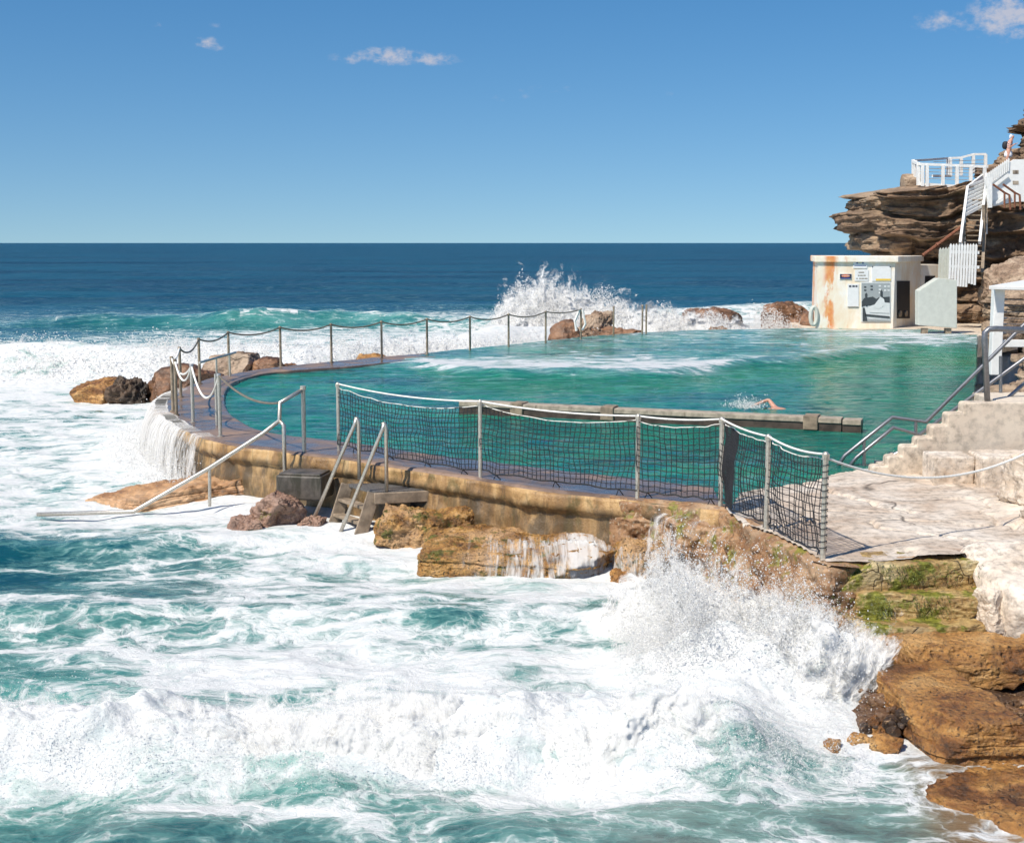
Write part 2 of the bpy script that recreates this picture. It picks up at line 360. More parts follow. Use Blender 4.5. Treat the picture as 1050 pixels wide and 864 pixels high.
def obj(name, g, mat, parent=None, loc=(0, 0, 0), smooth=False, bevel=0):
    base = wloc(parent) if parent else loc
    me = bpy.data.meshes.new(name)
    me.from_pydata([(x-base[0], y-base[1], z-base[2]) for x, y, z in g.v], [], g.f); me.update()
    o = link(name, me, mat, parent, loc)
    if smooth: me.polygons.foreach_set('use_smooth', [True]*len(me.polygons))
    if bevel:
        b = o.modifiers.new('bevel', 'BEVEL'); b.width = bevel; b.segments = 2; b.limit_method = 'ANGLE'
    return o
def npmesh(name, V, Fq, mat, parent=None, loc=(0, 0, 0), smooth=True, attrs=None):
    base = wloc(parent) if parent else loc
    V = np.asarray(V, dtype=np.float32)-np.asarray(base, dtype=np.float32)
    me = bpy.data.meshes.new(name); k = Fq.shape[1]
    me.vertices.add(len(V)); me.vertices.foreach_set('co', V.ravel())
    me.loops.add(Fq.size); me.loops.foreach_set('vertex_index', Fq.astype(np.int32).ravel())
    me.polygons.add(len(Fq)); me.polygons.foreach_set('loop_start', np.arange(0, Fq.size, k, dtype=np.int32))
    me.polygons.foreach_set('loop_total', np.full(len(Fq), k, dtype=np.int32))
    me.update(calc_edges=True)
    if smooth: me.polygons.foreach_set('use_smooth', np.ones(len(Fq), dtype=bool))
    for a, arr in (attrs or {}).items():
        at = me.attributes.new(a, 'FLOAT', 'POINT'); at.data.foreach_set('value', np.asarray(arr, dtype=np.float32).ravel())
    return link(name, me, mat, parent, loc)
def gridfaces(nr, nc, wrap=False):
    i = np.arange(nr-1)[:, None]; j = np.arange(nc if wrap else nc-1)[None, :]; j2 = (j+1) % nc
    return np.stack([i*nc+j, i*nc+j2, (i+1)*nc+j2, (i+1)*nc+j], -1).reshape(-1, 4)
def catmull(pts, n):
    pts = [np.asarray(p, float) for p in pts]; out = []
    P2 = [2*pts[0]-pts[1]]+pts+[2*pts[-1]-pts[-2]]; m = len(pts)-1
    for k in range(n):
        t = k/(n-1)*m; i = min(int(t), m-1); t -= i
        a, b, c, d = P2[i:i+4]
        out.append(.5*((2*b)+(-a+c)*t+(2*a-5*b+4*c-d)*t*t+(-a+3*b-3*c+d)*t**3))
    return np.array(out)
def inpoly(x, y, poly):
    r = np.zeros(x.shape, bool); n = len(poly)
    for i in range(n):
        x1, y1 = poly[i][:2]; x2, y2 = poly[(i+1) % n][:2]
        if y1 == y2: continue
        r ^= ((y1 > y) != (y2 > y)) & (x < (x2-x1)*(y-y1)/(y2-y1)+x1)
    return r

# --- rocks: rounded boxes pushed about by noise and bedding layers
def rock_geo(c, d, rz=0, seed=0, n=40, box=.6, amp=.12, strata=.0, freq=1.3, tilt=(0, 0), layer=.22, cuts=11, fine=.65):
    t = np.linspace(-1, 1, n); a, b = np.meshgrid(t, t, indexing='ij'); o = np.ones_like(a)
    Vs = []; Fs = []; off = 0
    for ax in range(3):
        for sg in (-1, 1):
            q = [None]*3; q[ax] = o*sg; q[(ax+1) % 3] = a*sg; q[(ax+2) % 3] = b
            Vs.append(np.stack(q, -1).reshape(-1, 3)); Fs.append(gridfaces(n, n)+off); off += n*n
    V = np.concatenate(Vs); Fq = np.concatenate(Fs)
    pe = 8+max(0, box-.8)*90; L = (np.abs(V)**pe).sum(1)**(1/pe); Ls = np.linalg.norm(V, axis=1)
    nrm = V/Ls[:, None]
    V = V/L[:, None]*box*.97+nrm*(1-box)
    V = V*np.array(d)/2
    s = seed*13.7; rg = np.random.default_rng(seed+100)
    for k in range(cuts):
        nn_ = rg.normal(size=3); nn_[2] *= .8; nn_ /= np.linalg.norm(nn_); pr = V @ nn_
        V = V-nn_[None, :]*(np.clip(pr-pr.max()*rg.uniform(.62, .93), 0, None)*.94)[:, None]
    m = min(d); f = freq/m
    disp = fbm(V[:, 0]*f+s, V[:, 1]*f-s, V[:, 2]*f+s*.3, 7, .6)*amp*m
    disp += -np.abs(fbm(V[:, 0]*f*2.2-s, V[:, 1]*f*2.2, V[:, 2]*f*2.2, 3))*amp*m*.5
    V = V+nrm*disp[:, None]
    if c[1] < 26 and n > 40:
        fine_k = fine; fine = np.abs(fbm(V[:, 0]*6+s, V[:, 1]*6, V[:, 2]*9, 4, .6)); V = V+nrm*(fine_k*(.012-.06*sst(.0, .30, .30-fine)*.5)+fine_k*.02*fbm(V[:, 0]*17, V[:, 1]*17, V[:, 2]*17+s, 3))[:, None]
    if strata:
        zz = V[:, 2]/layer+.6*fbm(V[:, 0]*.8/m+s, V[:, 1]*.8/m, 0, 2)+s
        k = np.floor(zz); fr = zz-k
        h0 = _h(k.astype(np.int64), np.int64(seed), np.int64(3)); h1 = _h(k.astype(np.int64)+1, np.int64(seed), np.int64(3))
        w = sst(.78, 1.0, fr); st = (h0*(1-w)+h1*w-.5)*strata*m - np.exp(-((fr-.88)/.07)**2)*strata*m*.35
        hn = nrm.copy(); hn[:, 2] = 0; V = V+hn*st[:, None]
    R = np.array(Matrix.Rotation(rz, 3, 'Z') @ Matrix.Rotation(tilt[0], 3, 'X') @ Matrix.Rotation(tilt[1], 3, 'Y'))
    V = V @ R.T+np.array(c)
    return V, Fq
def weld(o, d=.0015):
    m = o.modifiers.new('weld', 'WELD'); m.merge_threshold = d
def rock(name, label, c, d, mat, cat='rock', group=None, parent=None, **kw):
    V, Fq = rock_geo(c, d, **kw)
    o = npmesh(name, V, Fq, mat, parent, loc=(c[0], c[1], c[2]-d[2]/2)); weld(o, .004)
    return tag(o, label, cat, group) if not parent else o

# --- cliffs: an outline swept upward, every bed of rock pushed in or out
def cliff_geo(outline, z0, z1, seed=0, na=420, nz=170, amp=.8, samp=.9, layer=.55, capn=26, capamp=.25, slope=0.0, fz=1.0, drop=0.0, dropx=0.0):
    ol = np.array(outline, float)
    nx = np.roll(ol, -1, 0); seg = np.linalg.norm(nx-ol, axis=1); cum = np.concatenate([[0], np.cumsum(seg)])
    t = np.linspace(0, cum[-1], na, endpoint=False)
    idx = np.searchsorted(cum, t, side='right')-1; fr = (t-cum[idx])/seg[idx]
    p = ol[idx]*(1-fr[:, None])+nx[idx]*fr[:, None]
    for _ in range(6): p = (np.roll(p, 1, 0)+p*2+np.roll(p, -1, 0))/4
    tg = np.roll(p, -1, 0)-np.roll(p, 1, 0); tg /= np.linalg.norm(tg, axis=1)[:, None]
    nr = np.stack([tg[:, 1], -tg[:, 0]], 1)
    area = (p[:, 0]*np.roll(p[:, 1], -1)-np.roll(p[:, 0], -1)*p[:, 1]).sum()
    if area < 0: nr = -nr
    cen = p.mean(0); rows = []; s = seed*7.31
    for z in np.linspace(z0, z1, nz):
        x, y = p[:, 0], p[:, 1]; h = (z-z0)/(z1-z0)
        zz = z/layer+.9*fbm(x*.22+s, y*.22, z*.1, 3)+.035*x/layer+s
        k = np.floor(zz); f = zz-k
        def hh(kk): return _h(kk.astype(np.int64), np.floor(x*.13+y*.11+kk*1.7).astype(np.int64)*0, np.int64(seed+5))
        w = sst(.72, 1.0, f)
        st = (hh(k)*(1-w)+hh(k+1)*w-.5)*samp*(0.6+.8*(fbm(x*.35+k*3.1, y*.35, s, 2)+.5)) - np.exp(-((f-.86)/.08)**2)*.28*samp
        o = st+fbm(x*.45+s, y*.45-s, z*.5*fz, 6, .55)*amp+fbm(x*2.1, y*2.1, z*3.2, 4, .6)*amp*.22 - slope*h
        z2 = z/(layer*.27)+.8*fbm(x*.5, y*.5, z*.4, 3)+.1*x; k2 = np.floor(z2); f2 = z2-k2
        cx_ = np.floor(x*.8+.5*vn(x*.6, z*.9, 1)+k*.37).astype(np.int64)
        o = o+(_h(k2.astype(np.int64), cx_, np.int64(seed))-.5)*.22*samp*sst(0, .12, f2)*sst(1, .88, f2)+(_h(k.astype(np.int64), np.floor(x*.35+k*.61).astype(np.int64), np.int64(seed+9))-.5)*.95*samp
        q = p+nr*o[:, None]
        zr = np.full(na, z)+.22*fbm(x*.6+s, y*.6, z, 4)-h*drop*np.clip(dropx-x, 0, None)
        rows.append(np.column_stack([q, zr]))
    last = rows[-1]
    for c in range(1, capn+1):
        f = c/capn; q = last.copy(); q[:, :2] = last[:, :2]*(1-f)+cen*f
        q[:, 2] = (z1+.03)*(min(1, f*6))+last[:, 2]*(1-min(1, f*6))+capamp*fbm(q[:, 0]*.5+s, q[:, 1]*.5, 0, 5)*(min(1, f*4))
        rows.append(q)
    V = np.concatenate(rows); return V, gridfaces(len(rows), na, True)[:, ::-1] if area < 0 else gridfaces(len(rows), na, True)

# ------------------------------------------------------------------ pool outline
OUT = [(741,521),(654,511),(560,502),(494,491),(446,484),(400,477),(351,469),(312,465),(280,460),(250,457),(225,452),(201,445),(174,431),(160,418),(165,408),(177,401.5),(193,395),(212,388.5),(235,384),(257,380),(305,374),(350,369.5),(392,365.5),(438,361.5),(482,357.5),(521,353.5),(560,349.5),(600,345.5),(640,342.3),(680,340),(740,338.6),(835,337)]
INN = [(731,500),(650,490),(560,480),(494,471.5),(446,466),(405,460),(365,454),(330,450),(300,446.5),(280,443.5),(264,440),(250,434),(237,425),(231,416),(230,408),(231,401),(236,394.5),(243,390.5),(256,386),(276,382),(312,379),(352,376),(395,372),(440,367),(482,362.5),(521,358),(560,354),(600,350),(640,346.5),(680,343.5),(740,342),(835,340.5)]
NA = 620
oc = catmull([P(*q)[:2] for q in OUT], NA); ic = catmull([P(*q)[:2] for q in INN], NA)
tg = np.gradient(oc, axis=0); tg /= np.linalg.norm(tg, axis=1)[:, None]
on = np.stack([-tg[:, 1], tg[:, 0]], 1)
if np.dot(on[10], oc[10]-ic[10]) < 0: on = -on
# deck sheet (structure)
rows = []
for t, dz in ((0, -.5), (0, -.02), (.01, 0.0)): rows.append((t, dz, 0))
for t in np.linspace(.06, .96, 22): rows.append((t, 0, 0))
rows += [(1, -.012, -.03), (1, -.05, .0)]
V = []
for t, dz, ex in rows:
    q = ic*(1-t)+oc*t+on*ex
    z = dz+(.012*fbm(q[:, 0]*.9, q[:, 1]*.9, 0, 4)+.006*fbm(q[:, 0]*5, q[:, 1]*5, 0, 2))
    V.append(np.column_stack([q, z]))
o = npmesh('pool_deck', np.concatenate(V), gridfaces(len(V), NA), 'deck', loc=(0, 0, 0)); tag(o, kind='structure')
# wall under the deck
V = []; zs = list(np.linspace(-.035, -2.0, 42))
arc = np.arange(NA)*.08
for z in zs:
    rec = .10*sst(-.26, -.30, z)
    q = oc+on*(.03-rec)+on*(.08*fbm(oc[:, 0]*1.4, oc[:, 1]*1.4, z*1.8, 5)+.035*fbm(oc[:, 0]*6, oc[:, 1]*6, z*7, 4))[:, None]
    q = q+on*(-z*.10)
    V.append(np.column_stack([q, np.full(NA, z)]))
V.insert(0, np.column_stack([oc-on*.25, np.full(NA, -.03)]))
o = npmesh('sea_wall', np.concatenate(V), gridfaces(len(V), NA), 'seawall', loc=(oc[250][0], oc[250][1], -2), attrs={'arc': np.tile(np.concatenate([[0], np.cumsum(np.linalg.norm(np.diff(oc, axis=0), axis=1))]), len(V))})
tag(o, 'long curved ochre stained concrete wall holding the ocean pool above the surf', 'sea wall')

# ------------------------------------------------------------------ pool water
pool_poly = [tuple(q) for q in (oc-on*.12)[::6]]+[tuple(P(*q)[:2]) for q in ((945, 337), (1003, 344), (1003, 380), (1000, 405), (960, 440), (905, 482), (860, 494), (800, 510), (760, 515))]
xs = np.arange(-9.5, 22, .065); ys = np.arange(17.2, 57.5, .06)
X, Y = np.meshgrid(xs, ys, indexing='xy'); X = X+0.0; 
U_, V_ = proj(X, Y, 0*X)
front = 381+3*np.sin(U_*.013)+5*fbm(U_*.012, 3.3, 0, 3)
front = np.where(U_ > 735, front-(U_-735)*.11, front)
over = sst(0, 1, (front-V_)/4)*sst(330, 480, U_)
z = -.07+.018*fbm(X*.5, Y*1.3, 0, 3)+.012*fbm(X*2.2, Y*3.6, 1, 3)
z = z+over*.10+.09*np.exp(-((V_-front+3)/3.0)**2)*sst(380, 470, U_)
fo = .12+.32*over*sst(385, 340, V_)+.50*np.exp(-((V_-front+5)/4.5)**2)*sst(360, 460, U_)*(1-.45*sst(730, 800, U_))+.34*np.exp(-((U_-500)/110)**2-((V_-371)/6)**2)
fo += .45*np.exp(-((U_-680)/60)**2-((V_-373)/8)**2)+.25*np.exp(-((U_-560)/80)**2-((V_-372)/6)**2)
fo += .30*np.exp(-((U_-930)/70)**2-((V_-344)/4)**2)
fo -= .12*sst(385, 400, V_)
mk = .9*np.exp(-((V_-front-9)/9.0)**2)*sst(400, 500, U_)+.35*sst(600, 900, U_)+.2*fbm(X*.2, Y*.3, 5, 3)  # first term paints the dark green shadow line of the wave front
mk = mk-.5*sst(430, 300, U_)
mk = np.clip(mk, 0, 1)
keep = inpoly(X, Y, pool_poly)
Fq = gridfaces(len(ys), len(xs)); kf = keep.ravel()
Fq = Fq[kf[Fq].all(1)]
used = np.unique(Fq); rm = np.zeros(X.size, np.int64); rm[used] = np.arange(len(used))
Vp = np.column_stack([X.ravel(), Y.ravel(), z.ravel()])[used]
o = npmesh('pool_water', Vp, rm[Fq], 'pool', attrs={'foam': fo.ravel()[used], 'milk': mk.ravel()[used]}); tag(o, kind='structure')

# ------------------------------------------------------------------ sea
SEA = -1.1
off = np.concatenate([np.linspace(820, 12, 900), np.geomspace(11.5, .18, 50)])
R_ = FL*(HC-SEA)/off
thd = np.concatenate([np.radians(np.linspace(-75, -25.5, 40)), np.radians(np.linspace(-25, 25, 1000)), np.radians(np.linspace(25.5, 75, 40))])
RR, TT = np.meshgrid(R_, thd, indexing='ij')
X = RR*np.sin(TT); Y = RR*np.cos(TT)
U_, V_ = proj(X, Y, 0*X+SEA)
wu = U_+30*fbm(X*.3, Y*.3, 2, 3); wvv = V_+10*fbm(X*.35+7, Y*.35, 4, 3)*sst(400, 560, V_)+26*fbm(X*.7+3, Y*.5, 6, 4)*sst(760, 820, V_)
vk = [249, 312, 322, 335, 350, 360, 395, 420, 500, 540, 560, 600, 650, 700, 745, 765, 800, 830, 870, 1200]
tabF = {0:  [0, 0, .30, .18, .35, .85, .95, .76, .70, .66, .40, .34, .40, .66, .40, 1., 1., .66, .38, .36],
        250:[0, .02, .38, .35, .70, .90, .96, .84, .76, .80, .66, .52, .62, .80, .60, 1., .98, .62, .36, .36],
        500:[0, .05, .55, .66, .92, 1., 1., 1., .92, .88, .80, .70, .56, .64, .80, 1., .92, .56, .34, .36],
        750:[0, .08, .66, .88, 1., 1., 1., 1., 1., .95, .95, .82, .80, .90, .95, 1., .72, .44, .32, .34],
        1000:[0, .05, .55, .82, 1., 1., 1., 1., 1., 1., 1., .9, .9, .95, .95, .80, .48, .42, .40, .4]}
us = sorted(tabF); cols_ = [np.interp(wvv, vk, tabF[u]) for u in us]
Fm = np.zeros_like(X); uc = np.clip(wu, 0, 999.9)
for i in range(4):
    t = (uc-us[i])/250; m_ = (t >= 0) & (t < 1)
    Fm = np.where(m_, cols_[i]*(1-t)+cols_[i+1]*t, Fm)
for (u, v, su, sv, a) in ((40, 572, 75, 9, -.30), (70, 592, 60, 6, -.30), (105, 616, 90, 9, -.30), (20, 600, 60, 12, -.25), (60, 697, 90, 12, -.35), (200, 580, 60, 10, -.18), (470, 645, 60, 12, -.20), (330, 630, 70, 8, -.15),
                          (250, 715, 110, 9, -.24), (655, 640, 34, 16, -.55), (620, 668, 60, 7, -.2), (400, 600, 60, 10, -.12), (120, 330, 90, 6, .10), (560, 570, 60, 14, .1), (880, 830, 50, 18, -.1)):
    Fm += a*np.exp(-((wu-u)/su)**2-((wvv-v)/sv)**2)
Fm += .20*fbm(X*.5, Y*.9, 0, 4)*sst(315, 330, V_)+.10*sst(540, 580, V_)*sst(760, 700, V_)
Fm = np.clip(Fm, 0, 1)
# open sea: height field
farf = sst(60, 130, RR)
z = .10*fbm(X*.07, Y*.22, 0, 4)*sst(30, 80, RR)*3.0+.05*fbm(X*.5, Y*1.1, 3, 4)
z += .07*Fm*fbm(X*1.3, Y*1.9, 5, 5)*sst(260, 60, RR)+.09*fbm(X*.7, Y*.9, 9, 3)*sst(60, 25, RR)
def ridge(Yc, hgt, fr, bk):
    d = Y-Yc; w = np.where(d < 0, np.exp(-(d/fr)**2), np.exp(-(d/bk)**2)); return hgt*w
xx = X+7
Y1 = 47+.9*np.where(xx > 0, xx, 0)+1.2*fbm(X*.12, 0.5, 0, 3)
z += ridge(Y1, 1.15+.35*fbm(X*.25, .7, 0, 4), 1.3, 3.0)*sst(-60, -30, X)*sst(10, 2, X)
Y2 = 78+6*fbm(X*.06, 3.3, 0, 4)
z += ridge(Y2, 1.0*(.75+.9*fbm(X*.2, 8, 0, 4)), 2.0, 5)*np.exp(-((X+14)/13)**4)
Y2b = 88+2*fbm(X*.07, 9, 0, 3); z += ridge(Y2b, 1.0, 2.5, 5)*np.exp(-((X-30)/20)**4)
Y3 = 11.75+.35*fbm(X*.35, 1.5, 0, 4)+.03*X
near = ridge(Y3, .46*(.9+.6*fbm(X*.6, 5, 0, 4)), .38, 1.1)*sst(2.8, 1.9, X)
z += near+near*.35*fbm(X*2.4, Y*3, 0, 4)
Y4 = 16.2+.5*fbm(X*.3, 7, 0, 3); z += ridge(Y4, .22, .5, 1.2)*sst(2.5, 0, X)
Y5 = 20.3+.6*fbm(X*.3, 17, 0, 3); z += ridge(Y5, .18, .6, 1.2)*sst(-2, -5, X)
nearwall = np.full(X.shape, 9.0)
for q in oc[10:330:6]: nearwall = np.minimum(nearwall, np.hypot(X-q[0], Y-q[1]))
z += .22*np.exp(-(nearwall/1.5)**2); Fm = np.clip(Fm+.35*np.exp(-(nearwall/1.4)**2), 0, 1)
# heaped foam where the wave meets the wall
hp = .75*np.exp(-((X-2.55)/.95)**2-((Y-14.3)/1.3)**2)
ax_, ay_, bx_, by_ = 1.75, 15.7, 3.3, 13.55; tt_ = np.clip(((X-ax_)*(bx_-ax_)+(Y-ay_)*(by_-ay_))/((bx_-ax_)**2+(by_-ay_)**2), 0, 1)
dd_ = np.hypot(X-ax_-tt_*(bx_-ax_), Y-ay_-tt_*(by_-ay_))+.16*fbm(X*2, Y*2, 1, 4)
hp2 = (.62+.10*tt_)*np.exp(-(dd_/.46)**2)*(1+.36*fbm(X*2.6, Y*2.6, 3, 5)-.30*np.abs(fbm(X*5, Y*5, 3, 4)))
hp = np.maximum(hp*(1+.7*fbm(X*1.5, Y*1.5, 3, 5)), hp2)
z += hp; Fm = np.clip(Fm+hp*1.2, 0, 1)
z += SEA
milk = np.clip(.10+.62*Fm+.15*fbm(X*.25, Y*.4, 8, 3), 0, 1)
milk = milk*sst(180, 70, RR)+0
milk += .36*np.exp(-((Y-Y2)/7)**2)*np.exp(-((X+12)/14)**4)+.4*np.exp(-((Y-Y2b+2)/7)**2)*np.exp(-((X-25)/16)**4)
darkp = np.exp(-((U_-60)/130)**2-((V_-595)/40)**2); milk = np.maximum(milk-.20*darkp, .34+.1*fbm(X, Y, 0, 3)*(RR < 60)-.34*sst(50, 80, RR))
milk += .22*sst(680, 700, V_)*sst(860, 700, V_)*sst(500, 200, U_)
grey = sst(480, 700, wu)*sst(775, 830, V_)*.9+.9*np.exp(-((wu-655)/45)**2-((V_-640)/22)**2)
crest = np.exp(-((Y-Y2+.2)/.5)**2)*np.exp(-((X+14)/12)**4)*(fbm(X*.3, 1, 0, 3) > -.05)
Fm = np.clip(Fm*1.0+.6*crest-.25*np.exp(-((Y-Y2+2.2)/1.8)**2)*np.exp(-((X+14)/12)**4), 0, 1)
# keep the sea under the pool and the rocks
hole = [tuple(q) for q in (oc-on*.6)[::8]]+[(40, 57), (40, 14.0), (4.0, 14.6)]
ins = inpoly(X, Y, hole)
z = np.where(ins, -2.2, z)
V = np.column_stack([X.ravel(), Y.ravel(), z.ravel()])
o = npmesh('sea', V, gridfaces(len(R_), len(thd))[:, ::-1], 'sea', attrs={'foam': Fm.ravel(), 'milk': np.clip(milk, 0, 1).ravel(), 'grey': np.clip(grey, 0, 1).ravel(), 'far': farf.ravel(), 'rocky': (sst(3.0, 3.7, X+.3*fbm(X, Y, 0, 3))*sst(13, 12, Y)*.85).ravel()})
tag(o, kind='structure')

# ------------------------------------------------------------------ spray
def drops(name, label, pos, rad, cat='spray', stretch=None):
    pos = np.asarray(pos); n = len(pos)
    T = np.array([(1, 1, 1), (1, -1, -1), (-1, 1, -1), (-1, -1, 1)], float)/1.3
    # random rotations
    q = RNG.normal(size=(n, 4)); q /= np.linalg.norm(q, axis=1)[:, None]
    w, x, y, z = q.T
    R = np.stack([1-2*(y*y+z*z), 2*(x*y-z*w), 2*(x*z+y*w), 2*(x*y+z*w), 1-2*(x*x+z*z), 2*(y*z-x*w), 2*(x*z-y*w), 2*(y*z+x*w), 1-2*(x*x+y*y)], -1).reshape(n, 3, 3)
    L = np.einsum('nij,kj->nki', R, T)*np.asarray(rad)[:, None, None]
    if stretch is not None: L = L*np.asarray(stretch)[:, None, :] if np.ndim(stretch) == 2 else L*np.array(stretch)
    V = (pos[:, None, :]+L).reshape(-1, 3)
    b = np.arange(n)[:, None]*4
    Fq = np.concatenate([b+np.array([0, 1, 2]), b+np.array([0, 3, 1]), b+np.array([0, 2, 3]), b+np.array([1, 3, 2])])
    c = pos.mean(0); o = npmesh(name, V, Fq, 'spray', loc=(c[0], c[1], pos[:, 2].min()), smooth=True)
    return tag(o, label, cat, kind='stuff')
def cloudpts(n, box, dens):
    out = []; tot = 0
    while tot < n:
        m = n*2; p = np.column_stack([RNG.uniform(box[i][0], box[i][1], m) for i in range(3)])
        k = RNG.random(m) < dens(p[:, 0], p[:, 1], p[:, 2]); out.append(p[k]); tot += k.sum()
        if len(out) > 40: break
    return np.concatenate(out)[:n]
def drad(n, a, b, pw=3): return a+(b-a)*RNG.random(n)**pw
# far plume over the back wall
def env(us_, vs_, Yp):
    xs_ = [(u-CX)/FL*Yp for u in us_]; zs_ = [PY(525, v, Yp)[2] for v in vs_]
    return xs_, zs_
ex, ez = env([495, 505, 520, 545, 560, 580, 598, 620, 645, 680, 720, 760, 800, 830], [318, 298, 284, 279, 277, 278, 291, 298, 306, 318, 322, 326, 324, 330], 60)
def d_plume(x, y, z):
    top = np.interp(x, ex, ez)-.2+1.5*fbm(x*.9, 3.3, 0, 5)
    h = (z+1.1)/(top+1.1)
    nz_ = fbm(x*.9, y*.9, z*.9, 5, .6)
    core = sst(1.12, .45, h+.25*sst(ex[4], ex[0], x))
    return np.where(h < 1.25, np.clip(core*(1.05+1.6*nz_), 0, 1)*sst(1.22, .98, h), 0)*np.exp(-((y-60)/2.2)**2)
p = cloudpts(90000, ((ex[0]-.5, ex[-1]), (56.5, 64), (-1.1, 3.2)), d_plume)
drops('wave_spray', 'tall white plume of spray bursting behind the far pool wall', p, drad(len(p), .008, .034))
def d_far2(x, y, z):
    y1 = 46.6+.9*np.where(x+7 > 0, x+7, 0)
    h = (z+1.0)/(1.25+.6*fbm(x*.5, y*.4, 0, 4)); return np.clip(sst(1.2, .3, h)*(.9+1.5*fbm(x*1.1, y*1.1, z*1.5, 4)), 0, 1)*np.exp(-((y-y1)/1.6)**2)
p = cloudpts(70000, ((-22, 4), (43, 60), (-1.0, 1.1)), d_far2)
drops('breaker_spray', 'white spray rolling along the breaker beyond the left end of the pool', p, drad(len(p), .009, .032))
# near breaking wave
def d_near(x, y, z):
    yc = 11.6+.03*x; top = .30+.28*fbm(x*.8, 2.2, 0, 4)
    h = (z+1.05)/(top+.25); n_ = fbm(x*2.2, y*2.2, z*2.2, 5, .6)
    return np.clip(sst(1.3, .2, h)*(.55+1.9*n_), 0, 1)*np.exp(-((y-yc)/.55)**2)
p = cloudpts(80000, ((-6, 3.0), (10.6, 12.8), (-1.1, -.2)), d_near)
drops('crest_spray', 'low white spray torn from the foaming wave nearest the viewer', p, drad(len(p), .0016, .0075, 5))
# splash against the wall
sx_, sz_ = env([640, 690, 720, 745, 790, 830, 870, 897, 906], [655, 592, 592, 600, 610, 622, 636, 664, 750], 14.0)
def d_splash(x, y, z):
    top = np.interp(x, sx_, sz_)-.10+.55*fbm(x*2.2, 4.4, 0, 5)
    h = (z+1.1)/np.maximum(top+1.1, .1); th_ = np.arctan2(z+1.5, x-1.9); rr_ = np.hypot(z+1.5, x-1.9)
    n_ = .55*fbm(x*1.9, y*1.9, z*1.9, 5, .62)+.65*fbm(th_*7, rr_*1.6, y*2.5, 5, .6)
    yc = 14.2-.45*(x-2)*.5
    return np.where(x < sx_[-1]+.05*n_, np.clip(sst(1.22, .55, h)*(.8+3.2*n_), 0, 1), 0)*np.exp(-((y-yc)/.75)**2)
p = cloudpts(120000, ((1.1, 3.95), (12.3, 15.6), (-1.1, .45)), d_splash)
drops('wall_splash', 'dense white splash thrown up where the wave hits the orange rocks', p, drad(len(p), .0018, .0095, 5))
def curtain(name, label, line, z0, zs_, layers, spread, mat, nx=320, nz=130, disp=.3, fq=1.2, lean=.5, cov0=1.0, cat='spray'):
    ln = catmull([np.array([*q, 0]) for q in line], nx)[:, :2]; tgl = np.gradient(ln, axis=0); tgl /= np.linalg.norm(tgl, axis=1)[:, None]
    nl = np.stack([tgl[:, 1], -tgl[:, 0]], 1); sg = np.sign((nl @ np.array([0, -1.])).sum()); nl = nl*sg
    top = np.interp(np.linspace(0, 1, nx), np.linspace(0, 1, len(zs_)), zs_); sv = np.linspace(0, 1, nx)
    Vs = []; Fs = []; Cv = []; k = 0
    for L in range(layers):
        o_ = (L/(max(1, layers-1))-.5); hh = np.linspace(0, 1.35, nz)
        S_, Hh = np.meshgrid(np.arange(nx), hh); tp = top[S_]*(1)+0
        jag = 1+.30*fbm(ln[:, 0]*fq*1.6+L*5.1, ln[:, 1]*fq*1.6, L*2.2, 5, .62)[S_]*1.3
        Z = z0+(tp-z0)*Hh*jag
        D = o_*spread+disp*fbm(ln[S_, 0]*fq, ln[S_, 1]*fq+L*3.3, Z*fq, 5, .6)+lean*(1-np.clip(Hh, 0, 1))**2*(.4+o_*-.6+.6)-.25*lean*Hh
        Xc = ln[S_, 0]+nl[S_, 0]*D+tgl[S_, 0]*disp*.7*fbm(ln[S_, 0]*fq, L*4.4, Z*fq+9, 4); Yc = ln[S_, 1]+nl[S_, 1]*D
        c_ = cov0*(1.25-.95*Hh**1.3)+.25*fbm(ln[S_, 0]*fq*.8, Z*fq*.8, L*7.7, 3)
        c_ = c_-1.6*sst(.10, 0, sv[S_])-1.7*sst(.84, 1, sv[S_])-1.2*sst(1.15, 1.35, Hh)
        Vs.append(np.stack([Xc, Yc, Z], -1).reshape(-1, 3)); Fs.append(gridfaces(nz, nx)+k); Cv.append(c_.ravel()); k += nx*nz
    c = ln.mean(0); o = npmesh(name, np.concatenate(Vs), np.concatenate(Fs), mat, loc=(c[0], c[1], z0), attrs={'cov': np.concatenate(Cv)})
    return tag(o, label, cat, kind='stuff')
curtain('splash_sheets', 'torn white sheets of water leaping up the orange rocks by the corner of the wall', [(1.15, 16.3), (1.9, 15.4), (2.6, 14.35), (3.25, 13.4), (3.6, 12.7)], -1.15, [-.75, -.20, -.20, -.22, -.30, -.5], 7, .85, 'torn_near', disp=.32, fq=1.5, lean=.55)
curtain('crest_sheets', 'torn white lip of the foaming wave nearest the viewer', [(-6.2, 11.75), (-4.5, 11.9), (-2.5, 11.7), (-.5, 11.85), (1.3, 11.9), (3.0, 12.2)], -1.15, [-.66, -.50, -.60, -.48, -.55, -.42, -.5], 5, .6, 'torn_near', nx=620, nz=70, disp=.22, fq=1.3, lean=.45)
curtain('plume_sheets', 'feathery white sheets of the tall plume behind the pool', [(-1.4, 59.5), (1.0, 60), (3.5, 60.2), (6, 60), (9, 60.5), (13, 61)], -1.3, [.3, 1.9, 1.75, .9, .5, .2, .0], 6, 2.6, 'torn_far', disp=1.1, fq=.5, lean=1.0)
